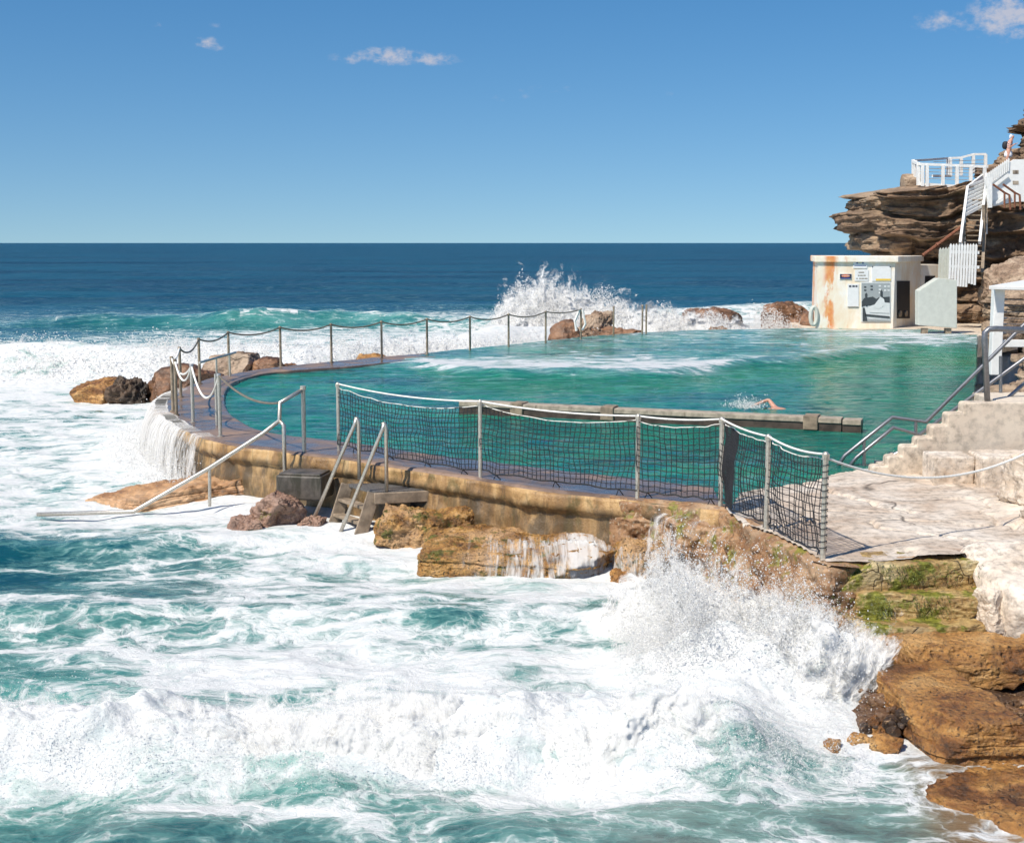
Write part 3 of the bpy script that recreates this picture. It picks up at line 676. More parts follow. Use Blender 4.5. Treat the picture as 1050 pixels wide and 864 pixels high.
curtain('breaker_sheets', 'torn white lip of the breaker rolling in left of the pool', [(-24, 47.5), (-17, 46.6), (-11, 46.8), (-6.5, 47.2), (-3, 50.5), (1, 54.5)], -1.2, [-.3, -.1, -.15, .1, 0, .15, 0], 4, 1.3, 'torn_far', nx=520, nz=70, disp=.5, fq=.6, lean=.8)
def mist(name, label, c, d, dens, sc, rz=0, lo=.46, hi=.66, loc=None):
    n = N(name+'_air'); n.t.nodes.remove(n.b); pv = n.n('ShaderNodeVolumePrincipled'); pv.inputs['Color'].default_value = (.985, .99, 1, 1); pv.inputs['Anisotropy'].default_value = .1
    tc = n.n('ShaderNodeTexCoord'); ln = n.n('ShaderNodeVectorMath', operation='LENGTH'); n.l(tc.outputs['Object'], ln.inputs[0])
    fall = n.mr(ln.outputs['Value'], .25, .98, 1, 0)
    nz_ = n.noise(n.pos(), sc, 5, .62, .3)
    ds = n.math('MULTIPLY', n.mr(n.math('ADD', nz_, n.math('MULTIPLY', fall, .22)), lo+.1, hi+.1), n.math('MULTIPLY', fall, dens))
    n.l(ds, pv.inputs['Density']); n.l(pv.outputs[0], n.out.inputs['Volume'])
    V_, F_ = rock_geo((0, 0, 0), (2, 2, 2), n=14, box=0, amp=0, cuts=0)
    o = npmesh(name, V_, F_, n.m); o.location = c; o.scale = (d[0]/2, d[1]/2, d[2]/2); o.rotation_euler = (0, 0, rz)
    return tag(o, label, 'mist', kind='stuff')
def d_scatter(x, y, z):
    top = np.interp(x, sx_, sz_)+.42
    h = (z+1.1)/np.maximum(top+1.1, .1); n_ = fbm(x*4, y*4, z*4, 3)
    return np.clip(sst(1.15, .6, h)*(.4+2.2*n_), 0, 1)
p = cloudpts(9000, ((1.6, 4.15), (13.0, 15.2), (-.9, .6)), d_scatter)
drops('flying_droplets', 'scattered water droplets flying in front of the barnacled wall below the net', p, drad(len(p), .003, .013, 3))
# small splash of the swimmer
sw = P(782, 417, 0)
p = np.column_stack([sw[0]-.35+RNG.normal(0, .22, 900), sw[1]+RNG.normal(0, .25, 900), np.abs(RNG.normal(0, .14, 900))*RNG.random(900)])
drops('swimmer_splash', 'small splash of white drops around the swimmer in the pool', p, drad(900, .004, .017, 3))
# water falling over walls and ledges: bundles of thin hanging strands
def falls(name, label, pts, n, zb, wid=.010, drift=.25, cat='waterfall', zt=.0):
    pts = np.array(pts); g = []
    seg = np.linalg.norm(np.diff(pts[:, :2], axis=0), axis=1); cum = np.concatenate([[0], np.cumsum(seg)])
    Vs = []; Fs = []; k = 0; m = 9
    for i in range(n):
        t = RNG.random()*cum[-1]
        if vn(np.array([t*2.4]), np.array([len(name)*1.0]))[0]*1.4+.35 < RNG.random()-.35: continue
        j = min(np.searchsorted(cum, t, side='right')-1, len(seg)-1); f = (t-cum[j])/seg[j]
        p0 = pts[j]*(1-f)+pts[j+1]*f; d = pts[j+1]-pts[j]; d = d/np.linalg.norm(d[:2]); nrm = np.array([d[1], -d[0], 0])
        if np.dot(nrm, p0) > 0: nrm = -nrm
        a = np.linspace(0, 1, m); r0 = RNG.random(); l = .35+.65*RNG.random()
        top = p0[2]+zt-.02; st = r0*.5*(top-zb)*RNG.random()
        zz = top-st-(top-zb-st)*l*a
        dd = drift*(1-np.exp(-((top-zz)*4)))*(.7+.5*RNG.random())+.03
        jx = .03*np.cumsum(RNG.normal(0, .6, m))/3
        w = wid*(.3+RNG.random()**2*1.6)*np.sin(PI*(a*.9+.05))**.5
        c = p0[None, :]+nrm[None, :]*dd[:, None]+d[None, :]*jx[:, None]; c[:, 2] = zz
        Vs += [c-d[None, :]*w[:, None], c+nrm[None, :]*w[:, None], c+d[None, :]*w[:, None]]
        b = k*3*m
        for (A, B) in ((0, 1), (1, 2), (2, 0)):
            for q in range(m-1): Fs.append((b+A*m+q, b+B*m+q, b+B*m+q+1, b+A*m+q+1))
        k += 1
    c = pts.mean(0); o = npmesh(name, np.concatenate(Vs), np.array(Fs), 'spray', loc=(c[0], c[1], zb)); return tag(o, label, cat, kind='stuff')
wl = [np.array([*oc[i], -.03]) for i in range(int(NA*10.6/31), int(NA*15.5/31), 3)]
def film(name, label, pts, nrm, zt, zb, lay=2, nz=60, thr=.9, cat='waterfall'):
    pts = np.array(pts); nx = len(pts); cum = np.concatenate([[0], np.cumsum(np.linalg.norm(np.diff(pts, axis=0), axis=1))]); Vs = []; Fs = []; S1 = []; T1 = []; Cv = []; k = 0
    for L in range(lay):
        h = np.linspace(0, 1, nz)[:, None]; q = np.clip((h-.08)/.92, 0, 1)
        out = -.22+.30*np.clip(h/.08, 0, 1)+(.20+.10*L)*(1-np.exp(-3.2*q))+.05*fbm(cum[None, :]*2.2+0*h, h*1.5, L*3., 4)
        z = np.where(h < .08, zt+.012, zt+.012-(zt-zb)*q**1.15)+0*cum[None, :]
        X_ = pts[None, :, 0]+nrm[None, :, 0]*out; Y_ = pts[None, :, 1]+nrm[None, :, 1]*out
        Vs.append(np.stack([X_, Y_, z], -1).reshape(-1, 3)); Fs.append(gridfaces(nz, nx)+k); k += nx*nz
        S1.append((cum[None, :]+0*h+L*13).ravel()); T1.append((h+0*cum[None, :]).ravel()*1.6)
        e = np.linspace(0, 1, nx)[None, :]
        Cv.append((thr-.12*L+.55*fbm(cum[None, :]*.9+0*h, 0*h, L+2., 3)+.25*h-1.2*sst(.1, 0, e)-1.2*sst(.9, 1, e)).ravel())
    c = pts.mean(0); o = npmesh(name, np.concatenate(Vs), np.concatenate(Fs), 'film', loc=(c[0], c[1], zb), attrs={'s': np.concatenate(S1), 't': np.concatenate(T1), 'cov': np.concatenate(Cv)})
    return tag(o, label, cat, kind='stuff')
ii = np.arange(int(NA*10.2/31), int(NA*15.9/31)); film('wall_waterfall', 'white water spilling over the rounded left end of the pool wall', oc[ii], on[ii], 0, -1.25, thr=.78)
p = []
for q in wl:
    m = 420; p.append(np.column_stack([q[0]-.4+RNG.normal(0, .32, m), q[1]-.25+RNG.normal(0, .3, m), -1.1+np.abs(RNG.normal(0, .30, m))]))
p = np.concatenate(p); drops('waterfall_mist', 'white mist and froth at the foot of the left end of the pool wall', p, drad(len(p), .004, .018, 3))

# ------------------------------------------------------------------ rocks round the sea wall
def A(u, v, z): return P(u, v, z)
rk = [ # name, label, centre, dims, mat, kw
 ('rock', 'orange sloping rock at the seaward tip of the rock row left of the pool', (-12.1, 40.2, -1.0), (1.8, 2.4, 1.1), 'orange', dict(seed=1, amp=.22, box=.3, tilt=(0, -.25))),
 ('rock', 'black craggy rock between the orange tip and the brown boulder left of the pool', (-11.05, 39.8, -.92), (1.5, 1.9, 1.3), 'black_rock', dict(seed=6, amp=.36, box=.25, freq=1.7)),
 ('rock', 'big dark brown boulder beside the leftmost posts of the pool wall', (-9.65, 39.9, -.88), (2.7, 2.2, 1.5), 'brown_rock', dict(seed=3, amp=.2, box=.5)),
 ('rock', 'tan rounded rock seen behind the thin posts at the left end of the pool wall', (-8.6, 42.4, -.42), (2.0, 2.2, 1.3), 'boulder_tan', dict(seed=4, amp=.2, box=.3)),
 ('rock', 'small brown rock right of the tan rounded rock behind the wall', (-7.6, 42.0, -.55), (1.1, 1.6, 1.1), 'brown_rock', dict(seed=5, amp=.2)),
 ('rock', 'low reddish rock poking above the far deck beside the chain', (-6.9, 42.6, -.72), (1.2, 1.4, 1.15), 'brown_rock', dict(seed=6, amp=.2)),
 ('rock', 'small reddish rock top awash behind the middle of the far chain', (-4.7, 45.2, -.70), (1.3, 1.2, 1.1), 'orange', dict(seed=7, amp=.2)),
 ('rock', 'smooth brown domed rock standing in the plume of spray', (2.15, 52.2, -.3), (1.5, 1.8, 1.9), 'brown_rock', dict(seed=8, amp=.14, box=.15)),
 ('rock', 'tan craggy rock leaning behind the broken chain in the spray', (3.3, 54.8, -.05), (1.3, 1.6, 2.1), 'boulder_tan', dict(seed=9, amp=.3, box=.3, tilt=(0, .5), freq=2)),
 ('rock', 'long low reddish brown rock right of the domed rock in the surf', (4.05, 54.2, -.5), (2.8, 1.6, 1.5), 'brown_rock', dict(seed=10, amp=.22, box=.5)),
 ('rock', 'flat long rock with surf around it behind the far wall', (9.3, 64, -.4), (3.6, 3, 1.7), 'brown_rock', dict(seed=11, amp=.2, box=.3)),
 ('rock', 'dark rock streaming with white water left of the cabin', (12.5, 62.5, -.2), (2.3, 2.2, 2.0), 'brown_rock', dict(seed=12, amp=.25, box=.4)),
 ('rock', 'tiny rock top just showing over the far wall below the flat long rock', (8.6, 57.6, -.5), (1.1, 1.0, 1.2), 'boulder_tan', dict(seed=13, amp=.2)),
 ('rock', 'dark grey rock leaning against the left corner of the cabin', (13.2, 58.2, -.1), (2.0, 2.0, 2.6), 'brown_rock', dict(seed=14, amp=.2, box=.4, tilt=(0, -.5))),
 ('rock', 'wide flat tan ledge awash at the foot of the pool wall under the long handrail', (-5.95, 23.9, -1.02), (3.9, 2.5, .60), 'ledge', dict(seed=15, amp=.22, box=.35, rz=.35, tilt=(-.05, -.12), strata=.15, layer=.12, n=70)),
 ('rock', 'pinkish boulder in the froth left of the ladder platform', (-3.78, 21.45, -.80), (.95, .85, .95), 'red_rock', dict(seed=16, amp=.25, box=.45, n=60)),
 ('rock', 'small pinkish stone leaning on the left side of the pinkish boulder', (-4.15, 21.1, -1.0), (.62, .6, .5), 'red_rock', dict(seed=17, amp=.22)),
 ('rock', 'small wet stone between the pinkish boulder and the ladder', (-3.15, 21.2, -1.0), (.5, .5, .45), 'red_rock', dict(seed=18, amp=.22)),
 ('rock', 'yellow weedy rock directly under the ladder platform', (-1.25, 20.65, -.95), (2.0, 1.3, .95), 'yellow_rock', dict(seed=19, amp=.24, box=.75, n=110, cuts=7)),
 ('rock', 'broad orange ledge with white water trickling down its face', (.25, 18.95, -1.07), (3.2, 1.8, .88), 'yellow_rock', dict(seed=20, amp=.17, box=.85, strata=.10, layer=.21, n=150, rz=-.16, cuts=6)),
 ('rock', 'mustard coloured rock between the trickling ledge and the wall corner', (1.9, 18.2, -.92), (1.5, 1.1, .80), 'yellow_rock', dict(seed=21, amp=.2, box=.75, n=100, cuts=7)),
 ('rock', 'small orange lump at the right foot of the trickling ledge', (1.45, 17.9, -1.02), (.45, .4, .35), 'orange', dict(seed=22, amp=.2)),
]
for nm, lab, c, d, m, kw in rk:
    kw.setdefault('n', 60); kw.setdefault('rz', .3*math.sin(kw['seed']*3.1)); rock(nm, lab, c, d, m, **kw)
def drape(name, label, tgts, x0, x1, thr=.56, zt=-.55, zb=-1.15, ytop=19.6, nx=300, m=46):
    from mathutils.bvhtree import BVHTree
    vs = []; fs = []; k = 0
    for t in tgts:
        b_ = t.location; vs += [tuple(b_+v.co) for v in t.data.vertices]; fs += [tuple(i+k for i in p.vertices) for p in t.data.polygons]; k = len(vs)
    bv = BVHTree.FromPolygons(vs, fs); V = np.zeros((m, nx, 3)); ok = np.zeros((m, nx)); T_ = np.zeros((m, nx))
    for i, x in enumerate(np.linspace(x0, x1, nx)):
        for q in range(m):
            t = q/(m-1)
            if t < .4: o_ = Vector((x, ytop-1.3*(t/.4), 1)); h = bv.ray_cast(o_, Vector((0, 0, -1)))
            else: o_ = Vector((x, 12, zt-(zt-zb)*(t-.4)/.6)); h = bv.ray_cast(o_, Vector((0, 1, 0)))
            good = h[0] is not None and h[0][1] < 20 and h[0][2] > -1.3
            V[q, i] = (np.array(h[0])+np.array([0, -.018, .014])) if good else (V[q-1, i] if q else (x, ytop, -.6)); ok[q, i] = good; T_[q, i] = t
    for _ in range(2): V[1:-1] = (V[:-2]+2*V[1:-1]+V[2:])/4
    S1 = np.broadcast_to(np.linspace(x0, x1, nx)[None, :], (m, nx)); e = (S1-x0)/(x1-x0)
    cv = thr+.75*fbm(S1*1.3+4, 0*S1, 1.0, 3)-.5*sst(.35, .05, T_)+.25*T_-1.5*sst(.06, 0, e)-1.5*sst(.94, 1, e)-3*(1-ok)
    o = npmesh(name, V.reshape(-1, 3), gridfaces(m, nx), 'film', loc=(x0, 18.5, zb), attrs={'s': S1.ravel(), 't': T_.ravel()*1.4, 'cov': cv.ravel()}); return tag(o, label, 'waterfall', kind='stuff')
TG = [o for o in bpy.data.objects if o.get('label', '').startswith(('broad orange ledge', 'mustard', 'yellow weedy'))]
drape('ledge_waterfall', 'thin white streams running down the face of the broad orange ledge', TG, -.85, 2.3)
cpts = catmull([np.array(q) for q in ((1.75, 18.0, 0), (2.2, 17.75, 0), (2.6, 17.3, 0), (2.9, 16.8, 0))], 90)[:, :2]; tq = np.gradient(cpts, axis=0); tq /= np.linalg.norm(tq, axis=1)[:, None]; nq = np.stack([tq[:, 1], -tq[:, 0]], 1)
film('corner_waterfall', 'white water tumbling off the wall beside the near corner of the pool', cpts, nq, -.12, -1.2, thr=.5)

# ------------------------------------------------------------------ rock platform and shore on the right
def terrain(name, mat, poly, zf, step=.045, skirt=True):
    pl = np.array(poly); x0, y0 = pl.min(0)-.1; x1, y1 = pl.max(0)+.1
    xs = np.arange(x0, x1, step); ys = np.arange(y0, y1, step); X, Y = np.meshgrid(xs, ys)
    xx = X+.10*fbm(X*1.1, Y*1.1, 1, 4); yy = Y+.10*fbm(X*1.1, Y*1.1, 8, 4)
    keep = inpoly(xx, yy, poly).ravel(); z = zf(X, Y)
    Fq = gridfaces(len(ys), len(xs)); Fq = Fq[keep[Fq].all(1)]
    used = np.unique(Fq); rm = np.zeros(X.size, np.int64); rm[used] = np.arange(len(used))
    V = np.column_stack([X.ravel(), Y.ravel(), z.ravel()])[used]
    o = npmesh(name, V, rm[Fq], mat); return o
corner = [tuple(P(u, v, 0)[:2]) for u, v in ((741, 521), (783, 546), (845, 578))]
plat = [tuple(P(762, 506)[:2])]+corner+[(4.15, 14.75), (4.9, 14.9), (5.4, 15.1), (9.5, 15.0), (12, 19), (12, 24), (7.5, 22), tuple(P(905, 479)[:2]), tuple(P(862, 485)[:2]), tuple(P(800, 500)[:2])]
def zplat(X, Y):
    z = .012+.05*fbm(X*.7, Y*.7, 2, 5)+.012*fbm(X*5, Y*5, 2, 3)
    e = np.abs(fbm(X*.55+3, Y*.8, 11, 3)); z = z-.07*np.exp(-(e/.018)**2)
    s2 = fbm(X*.8, Y*1.2, 21, 3); z = z+.05*sst(-.05, .0, s2)*sst(15.9, 15.4, Y)*sst(4.2, 4.8, X)
    return z+.30*sst(6.2, 7.4, X)*sst(19, 16.5, Y)
tag(terrain('rock_platform', 'platform', plat, zplat, .035), kind='structure')
# barnacled face under the platform and wall corner
fl = [oc[i] for i in (26, 18, 10, 0)]+[np.array(P(*q)[:2]) for q in ((760, 531), (783, 546), (812, 560), (845, 577), (853, 579.5))]+[np.array((3.95, 14.85)), np.array((4.6, 14.95)), np.array((5.4, 15.1)), np.array((7.0, 15.1)), np.array((9.5, 15.0))]
fc = catmull([np.array([*q, 0]) for q in fl], 520)[:, :2]
tg2 = np.gradient(fc, axis=0); tg2 /= np.linalg.norm(tg2, axis=1)[:, None]; fn = np.stack([tg2[:, 1], -tg2[:, 0]], 1)
if np.dot(fn[200], np.array([-1, -1])) < 0: fn = -fn
V = [np.column_stack([fc-fn*.35, np.full(520, -.02)])]
for z in np.linspace(0, -1.6, 90):
    rough_ = .16*fbm(fc[:, 0]*1.6, fc[:, 1]*1.6, z*2.2, 6, .6)+.05*fbm(fc[:, 0]*9, fc[:, 1]*9, z*9, 3)
    led = .05*np.floor(-z/.28)+.10*sst(0, -.06, z)
    q = fc+fn*((rough_*sst(.05, -.3, z)+led-.04-z*.10)*sst(0, 25, np.arange(520)))[:, None]
    V.append(np.column_stack([q, z+.03*fbm(fc[:, 0]*2, fc[:, 1]*2, z*2, 3)]))
o = npmesh('rock_outcrop', np.concatenate(V), gridfaces(len(V), 520), 'wallrock', loc=(3, 15.5, -1.6))
tag(o, 'rough barnacled orange rock face below the netted corner of the platform', 'rock face')
# ledges and slabs stepping down to the water
rk = [
 ('ledge_rock', 'top mossy green ledge just under the pale platform edge by the last net post', (4.35, 15.02, -.17), (1.75, .7, .36), 'mossy', dict(fine=.25, seed=31, box=.93, amp=.10, cuts=4)),
 ('ledge_rock', 'second mossy ledge below the platform with green weed on its lip', (4.55, 14.75, -.42), (1.6, .75, .30), 'mossy', dict(fine=.25, seed=32, box=.93, amp=.10, cuts=4)),
 ('ledge_rock', 'third brown ledge with a yellow green left end above the long slab', (4.45, 14.45, -.68), (1.75, .8, .32), 'mossy', dict(fine=.25, seed=33, box=.90, amp=.12, cuts=5)),
 ('rock', 'orange brown rounded stone at the left end of the stepped ledges', (3.92, 14.2, -.74), (.75, .6, .36), 'orange', dict(seed=34, box=.6, amp=.14)),
 ('rock', 'bleached pale boulder spilling from the platform down over the ledges', (5.95, 14.75, -.36), (1.75, 1.7, .85), 'white_rock', dict(fine=.15, seed=35, box=.7, amp=.11, tilt=(.22, .0), n=110, cuts=4, freq=.9)),
 ('rock', 'small tan knob on the left shoulder of the bleached boulder', (5.15, 14.35, -.45), (.42, .6, .62), 'white_rock', dict(fine=.2, seed=43, box=.5, amp=.18)),
 ('slab_rock', 'long flat orange brown slab lying across the shore above the biggest slab', (4.66, 13.78, -.80), (1.75, .72, .44), 'orange', dict(fine=.4, seed=36, box=.93, amp=.10, rz=-.03, cuts=5, n=110)),
 ('rock', 'rounded brown stone at the right end of the long flat slab', (5.45, 13.7, -.76), (.55, .6, .50), 'orange', dict(seed=37, box=.55, amp=.16)),
 ('slab_rock', 'biggest wedge shaped orange slab sloping toward the water', (4.06, 12.52, -.96), (.90, 2.05, .54), 'orange', dict(fine=.35, seed=38, box=.96, amp=.08, rz=.10, tilt=(-.02, 0), strata=.06, layer=.09, cuts=3, n=130)),
 ('slab_rock', 'low orange slab lying behind the biggest slab near the right edge', (5.15, 12.75, -1.13), (1.3, .8, .26), 'orange', dict(seed=39, box=.8, amp=.14)),
 ('rock', 'square yellowish stone at the water line left of the biggest slab', (3.42, 11.95, -1.08), (.34, .32, .24), 'orange', dict(seed=40, box=.75, amp=.12)),
 ('rock', 'small orange stone beside the square yellowish stone', (3.18, 12.15, -1.10), (.3, .26, .22), 'orange', dict(seed=41, box=.5, amp=.16)),
 ('rock', 'orange pebble wedged under the left side of the biggest slab', (3.42, 12.35, -1.0), (.2, .22, .26), 'orange', dict(seed=42, box=.5, amp=.16)),
 ('rock', 'bright orange pebble touching the froth left of the small orange stone', (2.95, 12.05, -1.10), (.2, .2, .16), 'orange', dict(seed=44, box=.5, amp=.16)),
 ('rock', 'pale upright boulder at the right edge above the cracked platform', (7.0, 17.8, .30), (.75, 1.3, 1.15), 'white_rock', dict(fine=.2, seed=45, box=.6, amp=.18)),
 ('rock', 'pale speckled boulder below the upright boulder at the right edge', (6.75, 16.8, .12), (.7, 1.0, .55), 'white_rock', dict(fine=.2, seed=46, box=.55, amp=.18)),
]
for nm, lab, c, d, m, kw in rk:
    kw.setdefault('n', 100); kw.setdefault('rz', .15*math.sin(kw['seed']*3.1)); rock(nm, lab, c, d, m, **kw)
def zshore(X, Y):
    z = -1.62+.42*sst(2.9, 4.0, X-.15*(Y-12))+.30*sst(13.2, 14.8, Y)
    z = z-.10*sst(11.8, 12.3, Y)+.30*sst(4.3, 4.9, X)*sst(11.2, 12.0, Y)-.10*sst(12, 11.4, Y)
    return z+.16*fbm(X*1.4, Y*1.4, 0, 5)+.07*np.abs(fbm(X*6, Y*6, 0, 4))
tag(terrain('rocky_shore', 'shore', [(2.2, 8.6), (2.3, 14.6), (3.2, 15.2), (11, 15.6), (11, 8.6)], zshore, .03), kind='structure')
# shore water film and lacy froth over the orange rock: lower right
rock('rock', 'smooth orange rock sheet awash with thin foam at the bottom right corner', (4.75, 10.8, -1.27), (3.2, 2.4, .50), 'orange', seed=50, box=.45, amp=.12, n=90, tilt=(.04, -.03))
# pebbly rubble left of the biggest slab
Vs = []; Fs = []; k = 0
for i in range(260):
    x = RNG.uniform(3.3, 3.85); y = RNG.uniform(12.2, 13.9); s = RNG.uniform(.03, .09)
    V, Fq = rock_geo((x, y, -1.18+.33*(x-3.0)+RNG.uniform(0, .08)), (s*2, s*2, s*1.6), rz=RNG.uniform(0, 3), seed=60+i, n=6, amp=.2, box=.5)
    Vs.append(V); Fs.append(Fq+k); k += len(V)
for i in range(420):
    x = RNG.uniform(4.5, 5.6); y = RNG.uniform(11.3, 13.2); s = RNG.uniform(.015, .05)
    V, Fq = rock_geo((x, y, zshore(np.array([x]), np.array([y]))[0]+.01), (s*2, s*2, s*1.4), rz=RNG.uniform(0, 3), seed=60+i, n=5, amp=.2, box=.4)
    Vs.append(V); Fs.append(Fq+k); k += len(V)
o = npmesh('rubble', np.concatenate(Vs), np.concatenate(Fs), 'shore', loc=(4, 12.5, -1.3)); tag(o, 'dark wet pebbles and rubble around the biggest orange slab', 'rubble', kind='stuff')
# green weed tufts on the ledges
g = G()
for i in range(1500):
    b = RNG.integers(0, 3); x = (3.72, 4.0, 4.9)[b]+RNG.normal(0, .17)+ (RNG.random() < .5)*.35; lv = RNG.integers(0, 2)
    y = (14.66, 14.36)[lv]+RNG.normal(0, .02); z = (-.06, -.33)[lv]+RNG.uniform(-.14, .06); a = RNG.uniform(0, PI)
    h = RNG.uniform(.008, .024); w = .006
    if vn(np.array([x*5]), np.array([lv*7.]))[0] < -.05: continue
    g.add([(x-w*math.cos(a), y-w*math.sin(a), z), (x+w*math.cos(a), y+w*math.sin(a), z), (x+RNG.normal(0, .015), y-.03, z-h)], [(0, 1, 2)])
tag(obj('seaweed', g, 'weed', loc=(4.3, 14.5, -.4)), 'bright green weed clinging to the lips of the upper ledges', 'seaweed', kind='stuff')

# ------------------------------------------------------------------ posts, chains, net
def sag(a, b, s, n=14):
    a = np.array(a); b = np.array(b); t = np.linspace(0, 1, n)[:, None]
    q = a*(1-t)+b*t; q[:, 2] -= (4*t*(1-t))[:, 0]*s; return [tuple(x) for x in q]
def post(parent, p, h, r, mat='post', name='post'):
    g = G(); g.tube([(p[0], p[1], -.03), (p[0], p[1], h)], r, 8); g.tube([(p[0], p[1], h-.01), (p[0], p[1], h+.035)], [r*1.35, r*1.0], 8)
    g.tube([(p[0], p[1], -.0), (p[0], p[1], .02)], r*1.9, 10)
    return obj(name, g, mat, parent, smooth=False)
far_posts = [(205, 393.5), (235, 383.5), (288, 376), (340, 371.5), (391.5, 367.5), (438, 363.5), (482, 360), (521.5, 356.5), (559.5, 352.5), (595.5, 349), (629, 345.5), (658.5, 343.2), (662.5, 342.6)]
F0 = thing('chain_fence', 'long line of thin tan posts joined by a sagging chain along the far pool wall', 'chain fence', (*P(391, 368)[:2], 0))
fp = [P(*q) for q in far_posts]; fh = [1.1]*len(fp)
for q in fp[:-1]: post(F0, q, 1.12, .035)
qq = fp[-1]; g = G(); g.tube([(qq[0], qq[1], 0), (qq[0], qq[1], 1.15)], .035, 8); obj('post', g, 'post', F0)
for i in range(9):
    a = fp[i]; b = fp[i+1]; g = G(); g.tube(sag((*a[:2], 1.12), (*b[:2], 1.12), .13 if i < 8 else .08), .022, 5); obj('chain', g, 'chain', F0)
q = fp[9]; g = G(); g.tube([(q[0]-.05, q[1]-.05, 1.12), (q[0]-.22, q[1]-.05, .7), (q[0]-.16, q[1]-.05, .35)], .05, 6); g.tube([(q[0]+.05, q[1]-.05, 1.12), (q[0]+.16, q[1]-.05, .6), (q[0]+.05, q[1]-.05, .38)], .045, 6)
obj('chain_bundle', g, 'whiterope', F0)
# left end of the wall
F1 = thing('rope_fence', 'cluster of steel posts with drooping rope at the rounded left end of the pool deck', 'rope fence', (*P(197, 432)[:2], 0))
lp = {k: P(*q) for k, q in dict(a=(177.5, 421.5), b=(181, 425.5), c=(185.5, 407), d=(198, 433), e=(226, 447.5), f=(222.5, 436)).items()}
for k in 'abcde': post(F1, lp[k], 1.12, .034, 'steel' if k in 'de' else 'post')
g = G(); q = lp['f']; g.tube([(q[0], q[1], 0), (q[0], q[1], 1.0)], .03, 8); obj('post', g, 'steel', F1)
for a, b, s in (('a', 'd', .25), ('c', 'a', .12), ('b', 'd', .35), ('d', 'e', .52)):
    g = G(); g.tube(sag((*lp[a][:2], 1.12), (*lp[b][:2], 1.12), s), .02, 6); obj('rope', g, 'whiterope', F1)
g = G(); g.tube(sag((*lp['c'][:2], 1.12), (*fp[0][:2], 1.12), .2), .022, 6); obj('rope', g, 'chain', F1)
# low rail
r0 = P(205, 393.5); r1 = P(238, 384.5); z0 = .48
LR = thing('low_rail', 'short low steel rail on three legs between two thin posts at the left bend', 'rail', (*r0[:2], 0))
g = G(); g.tube([(r0[0]+.05, r0[1]-.2, .55), (r1[0]+.15, r1[1]-.2, .62)], .03, 8); obj('rail', g, 'steel', LR)
for t in (.5, .92):
    q = r0*(1-t)+r1*t; g = G(); g.tube([(q[0]+.05, q[1]-.2, 0), (q[0]+.05, q[1]-.2, .6)], .025, 8); obj('leg', g, 'steel', LR)

# long handrail going down into the surf
HR = thing('handrail', 'long bent steel handrail running from the deck down into the surf at left', 'handrail', P(312, 463))
a = P(312, 463)
Yh = 22.45
pts = [(a[0], a[1], 1.06), PY(287, 413, 22.5), PY(286.5, 431, 22.5), PY(270, 444, Yh), PY(215, 479.5, Yh), PY(137, 524.3, Yh), PY(38, 527.3, Yh)]
g = G(); g.tube([tuple(p) for p in pts], .036, 8); obj('rail', g, 'steel', HR, smooth=True)
g = G(); g.tube([(a[0], a[1], 0), (a[0], a[1], 1.09)], .036, 8); g.tube([(a[0], a[1], 1.05), (a[0], a[1], 1.12)], .05, 8); obj('post', g, 'steel', HR)
g = G(); g.tube([tuple(PY(286.5, 431, 22.5)), tuple(PY(291, 436, 22.45)), tuple(PY(292, 483, 22.4))], .034, 8); obj('post', g, 'steel', HR, smooth=True)
g = G(); g.tube([tuple(PY(215, 479, Yh)), tuple(PY(215, 519, Yh))], .028, 8); obj('post', g, 'steel', HR)
g = G(); s0 = (lp['e'][0], lp['e'][1], 1.12); s1 = tuple(PY(286, 413, 22.5)); g.tube(sag(s0, s1, .16), .02, 6); obj('rope', g, 'chain', HR)
# dark block beside it
b0 = thing('mooring_block', 'dark wet concrete block against the sea wall below the bent handrail', 'concrete block', (-3.35, 21.95, -1.1))
g = G(); g.box((-3.38, 22.0, -.42), (.78, .62, .40), rz=-.2); obj('block', g, 'concrete_dark', b0, bevel=.03)
g = G(); g.box((-3.38, 21.96, -.205), (.70, .5, .035), rz=-.2); obj('cap', g, 'concrete_dark', b0, bevel=.01)

# ladder
PLF = thing('boarding_platform', 'grey timber platform with open steps going down into the foam', 'platform', (-1.9, 21.1, -1.1))
g = G(); g.add([(-2.62, 21.42, -.30), (-1.32, 21.62, -.30), (-1.26, 20.95, -.30), (-2.10, 20.72, -.30), (-2.62, 21.42, -.345), (-1.32, 21.62, -.345), (-1.26, 20.95, -.345), (-2.10, 20.72, -.345)],
               [(0, 1, 2, 3), (7, 6, 5, 4), (0, 4, 5, 1), (1, 5, 6, 2), (2, 6, 7, 3), (3, 7, 4, 0)]); obj('deck_panel', g, 'grate', PLF)
g = G(); g.beam((-2.12, 20.68, -.40), (-1.24, 20.92, -.40), .07, .17); obj('front_beam', g, 'timber', PLF, bevel=.01)
g = G(); g.beam((-1.21, 20.93, -.40), (-1.28, 21.7, -.40), .06, .15); obj('side_beam', g, 'timber', PLF, bevel=.01)
g = G(); g.beam((-1.95, 21.1, -.47), (-1.2, 21.2, -.47), .06, .12); obj('cross_beam', g, 'timber', PLF, bevel=.01)
g = G(); g.beam((-1.55, 21.1, -.4), (-1.5, 21.1, -1.5), .10, .10); obj('pile', g, 'concrete_dark', PLF)
g = G(); g.beam((-1.75, 21.45, -.4), (-1.75, 21.45, -1.5), .5, .12); obj('pile', g, 'concrete_dark', PLF)
st1 = ((-2.62, 21.40, -.30), (-2.92, 21.25, -1.25)); st2 = ((-2.13, 20.72, -.32), (-2.42, 20.55, -1.25))
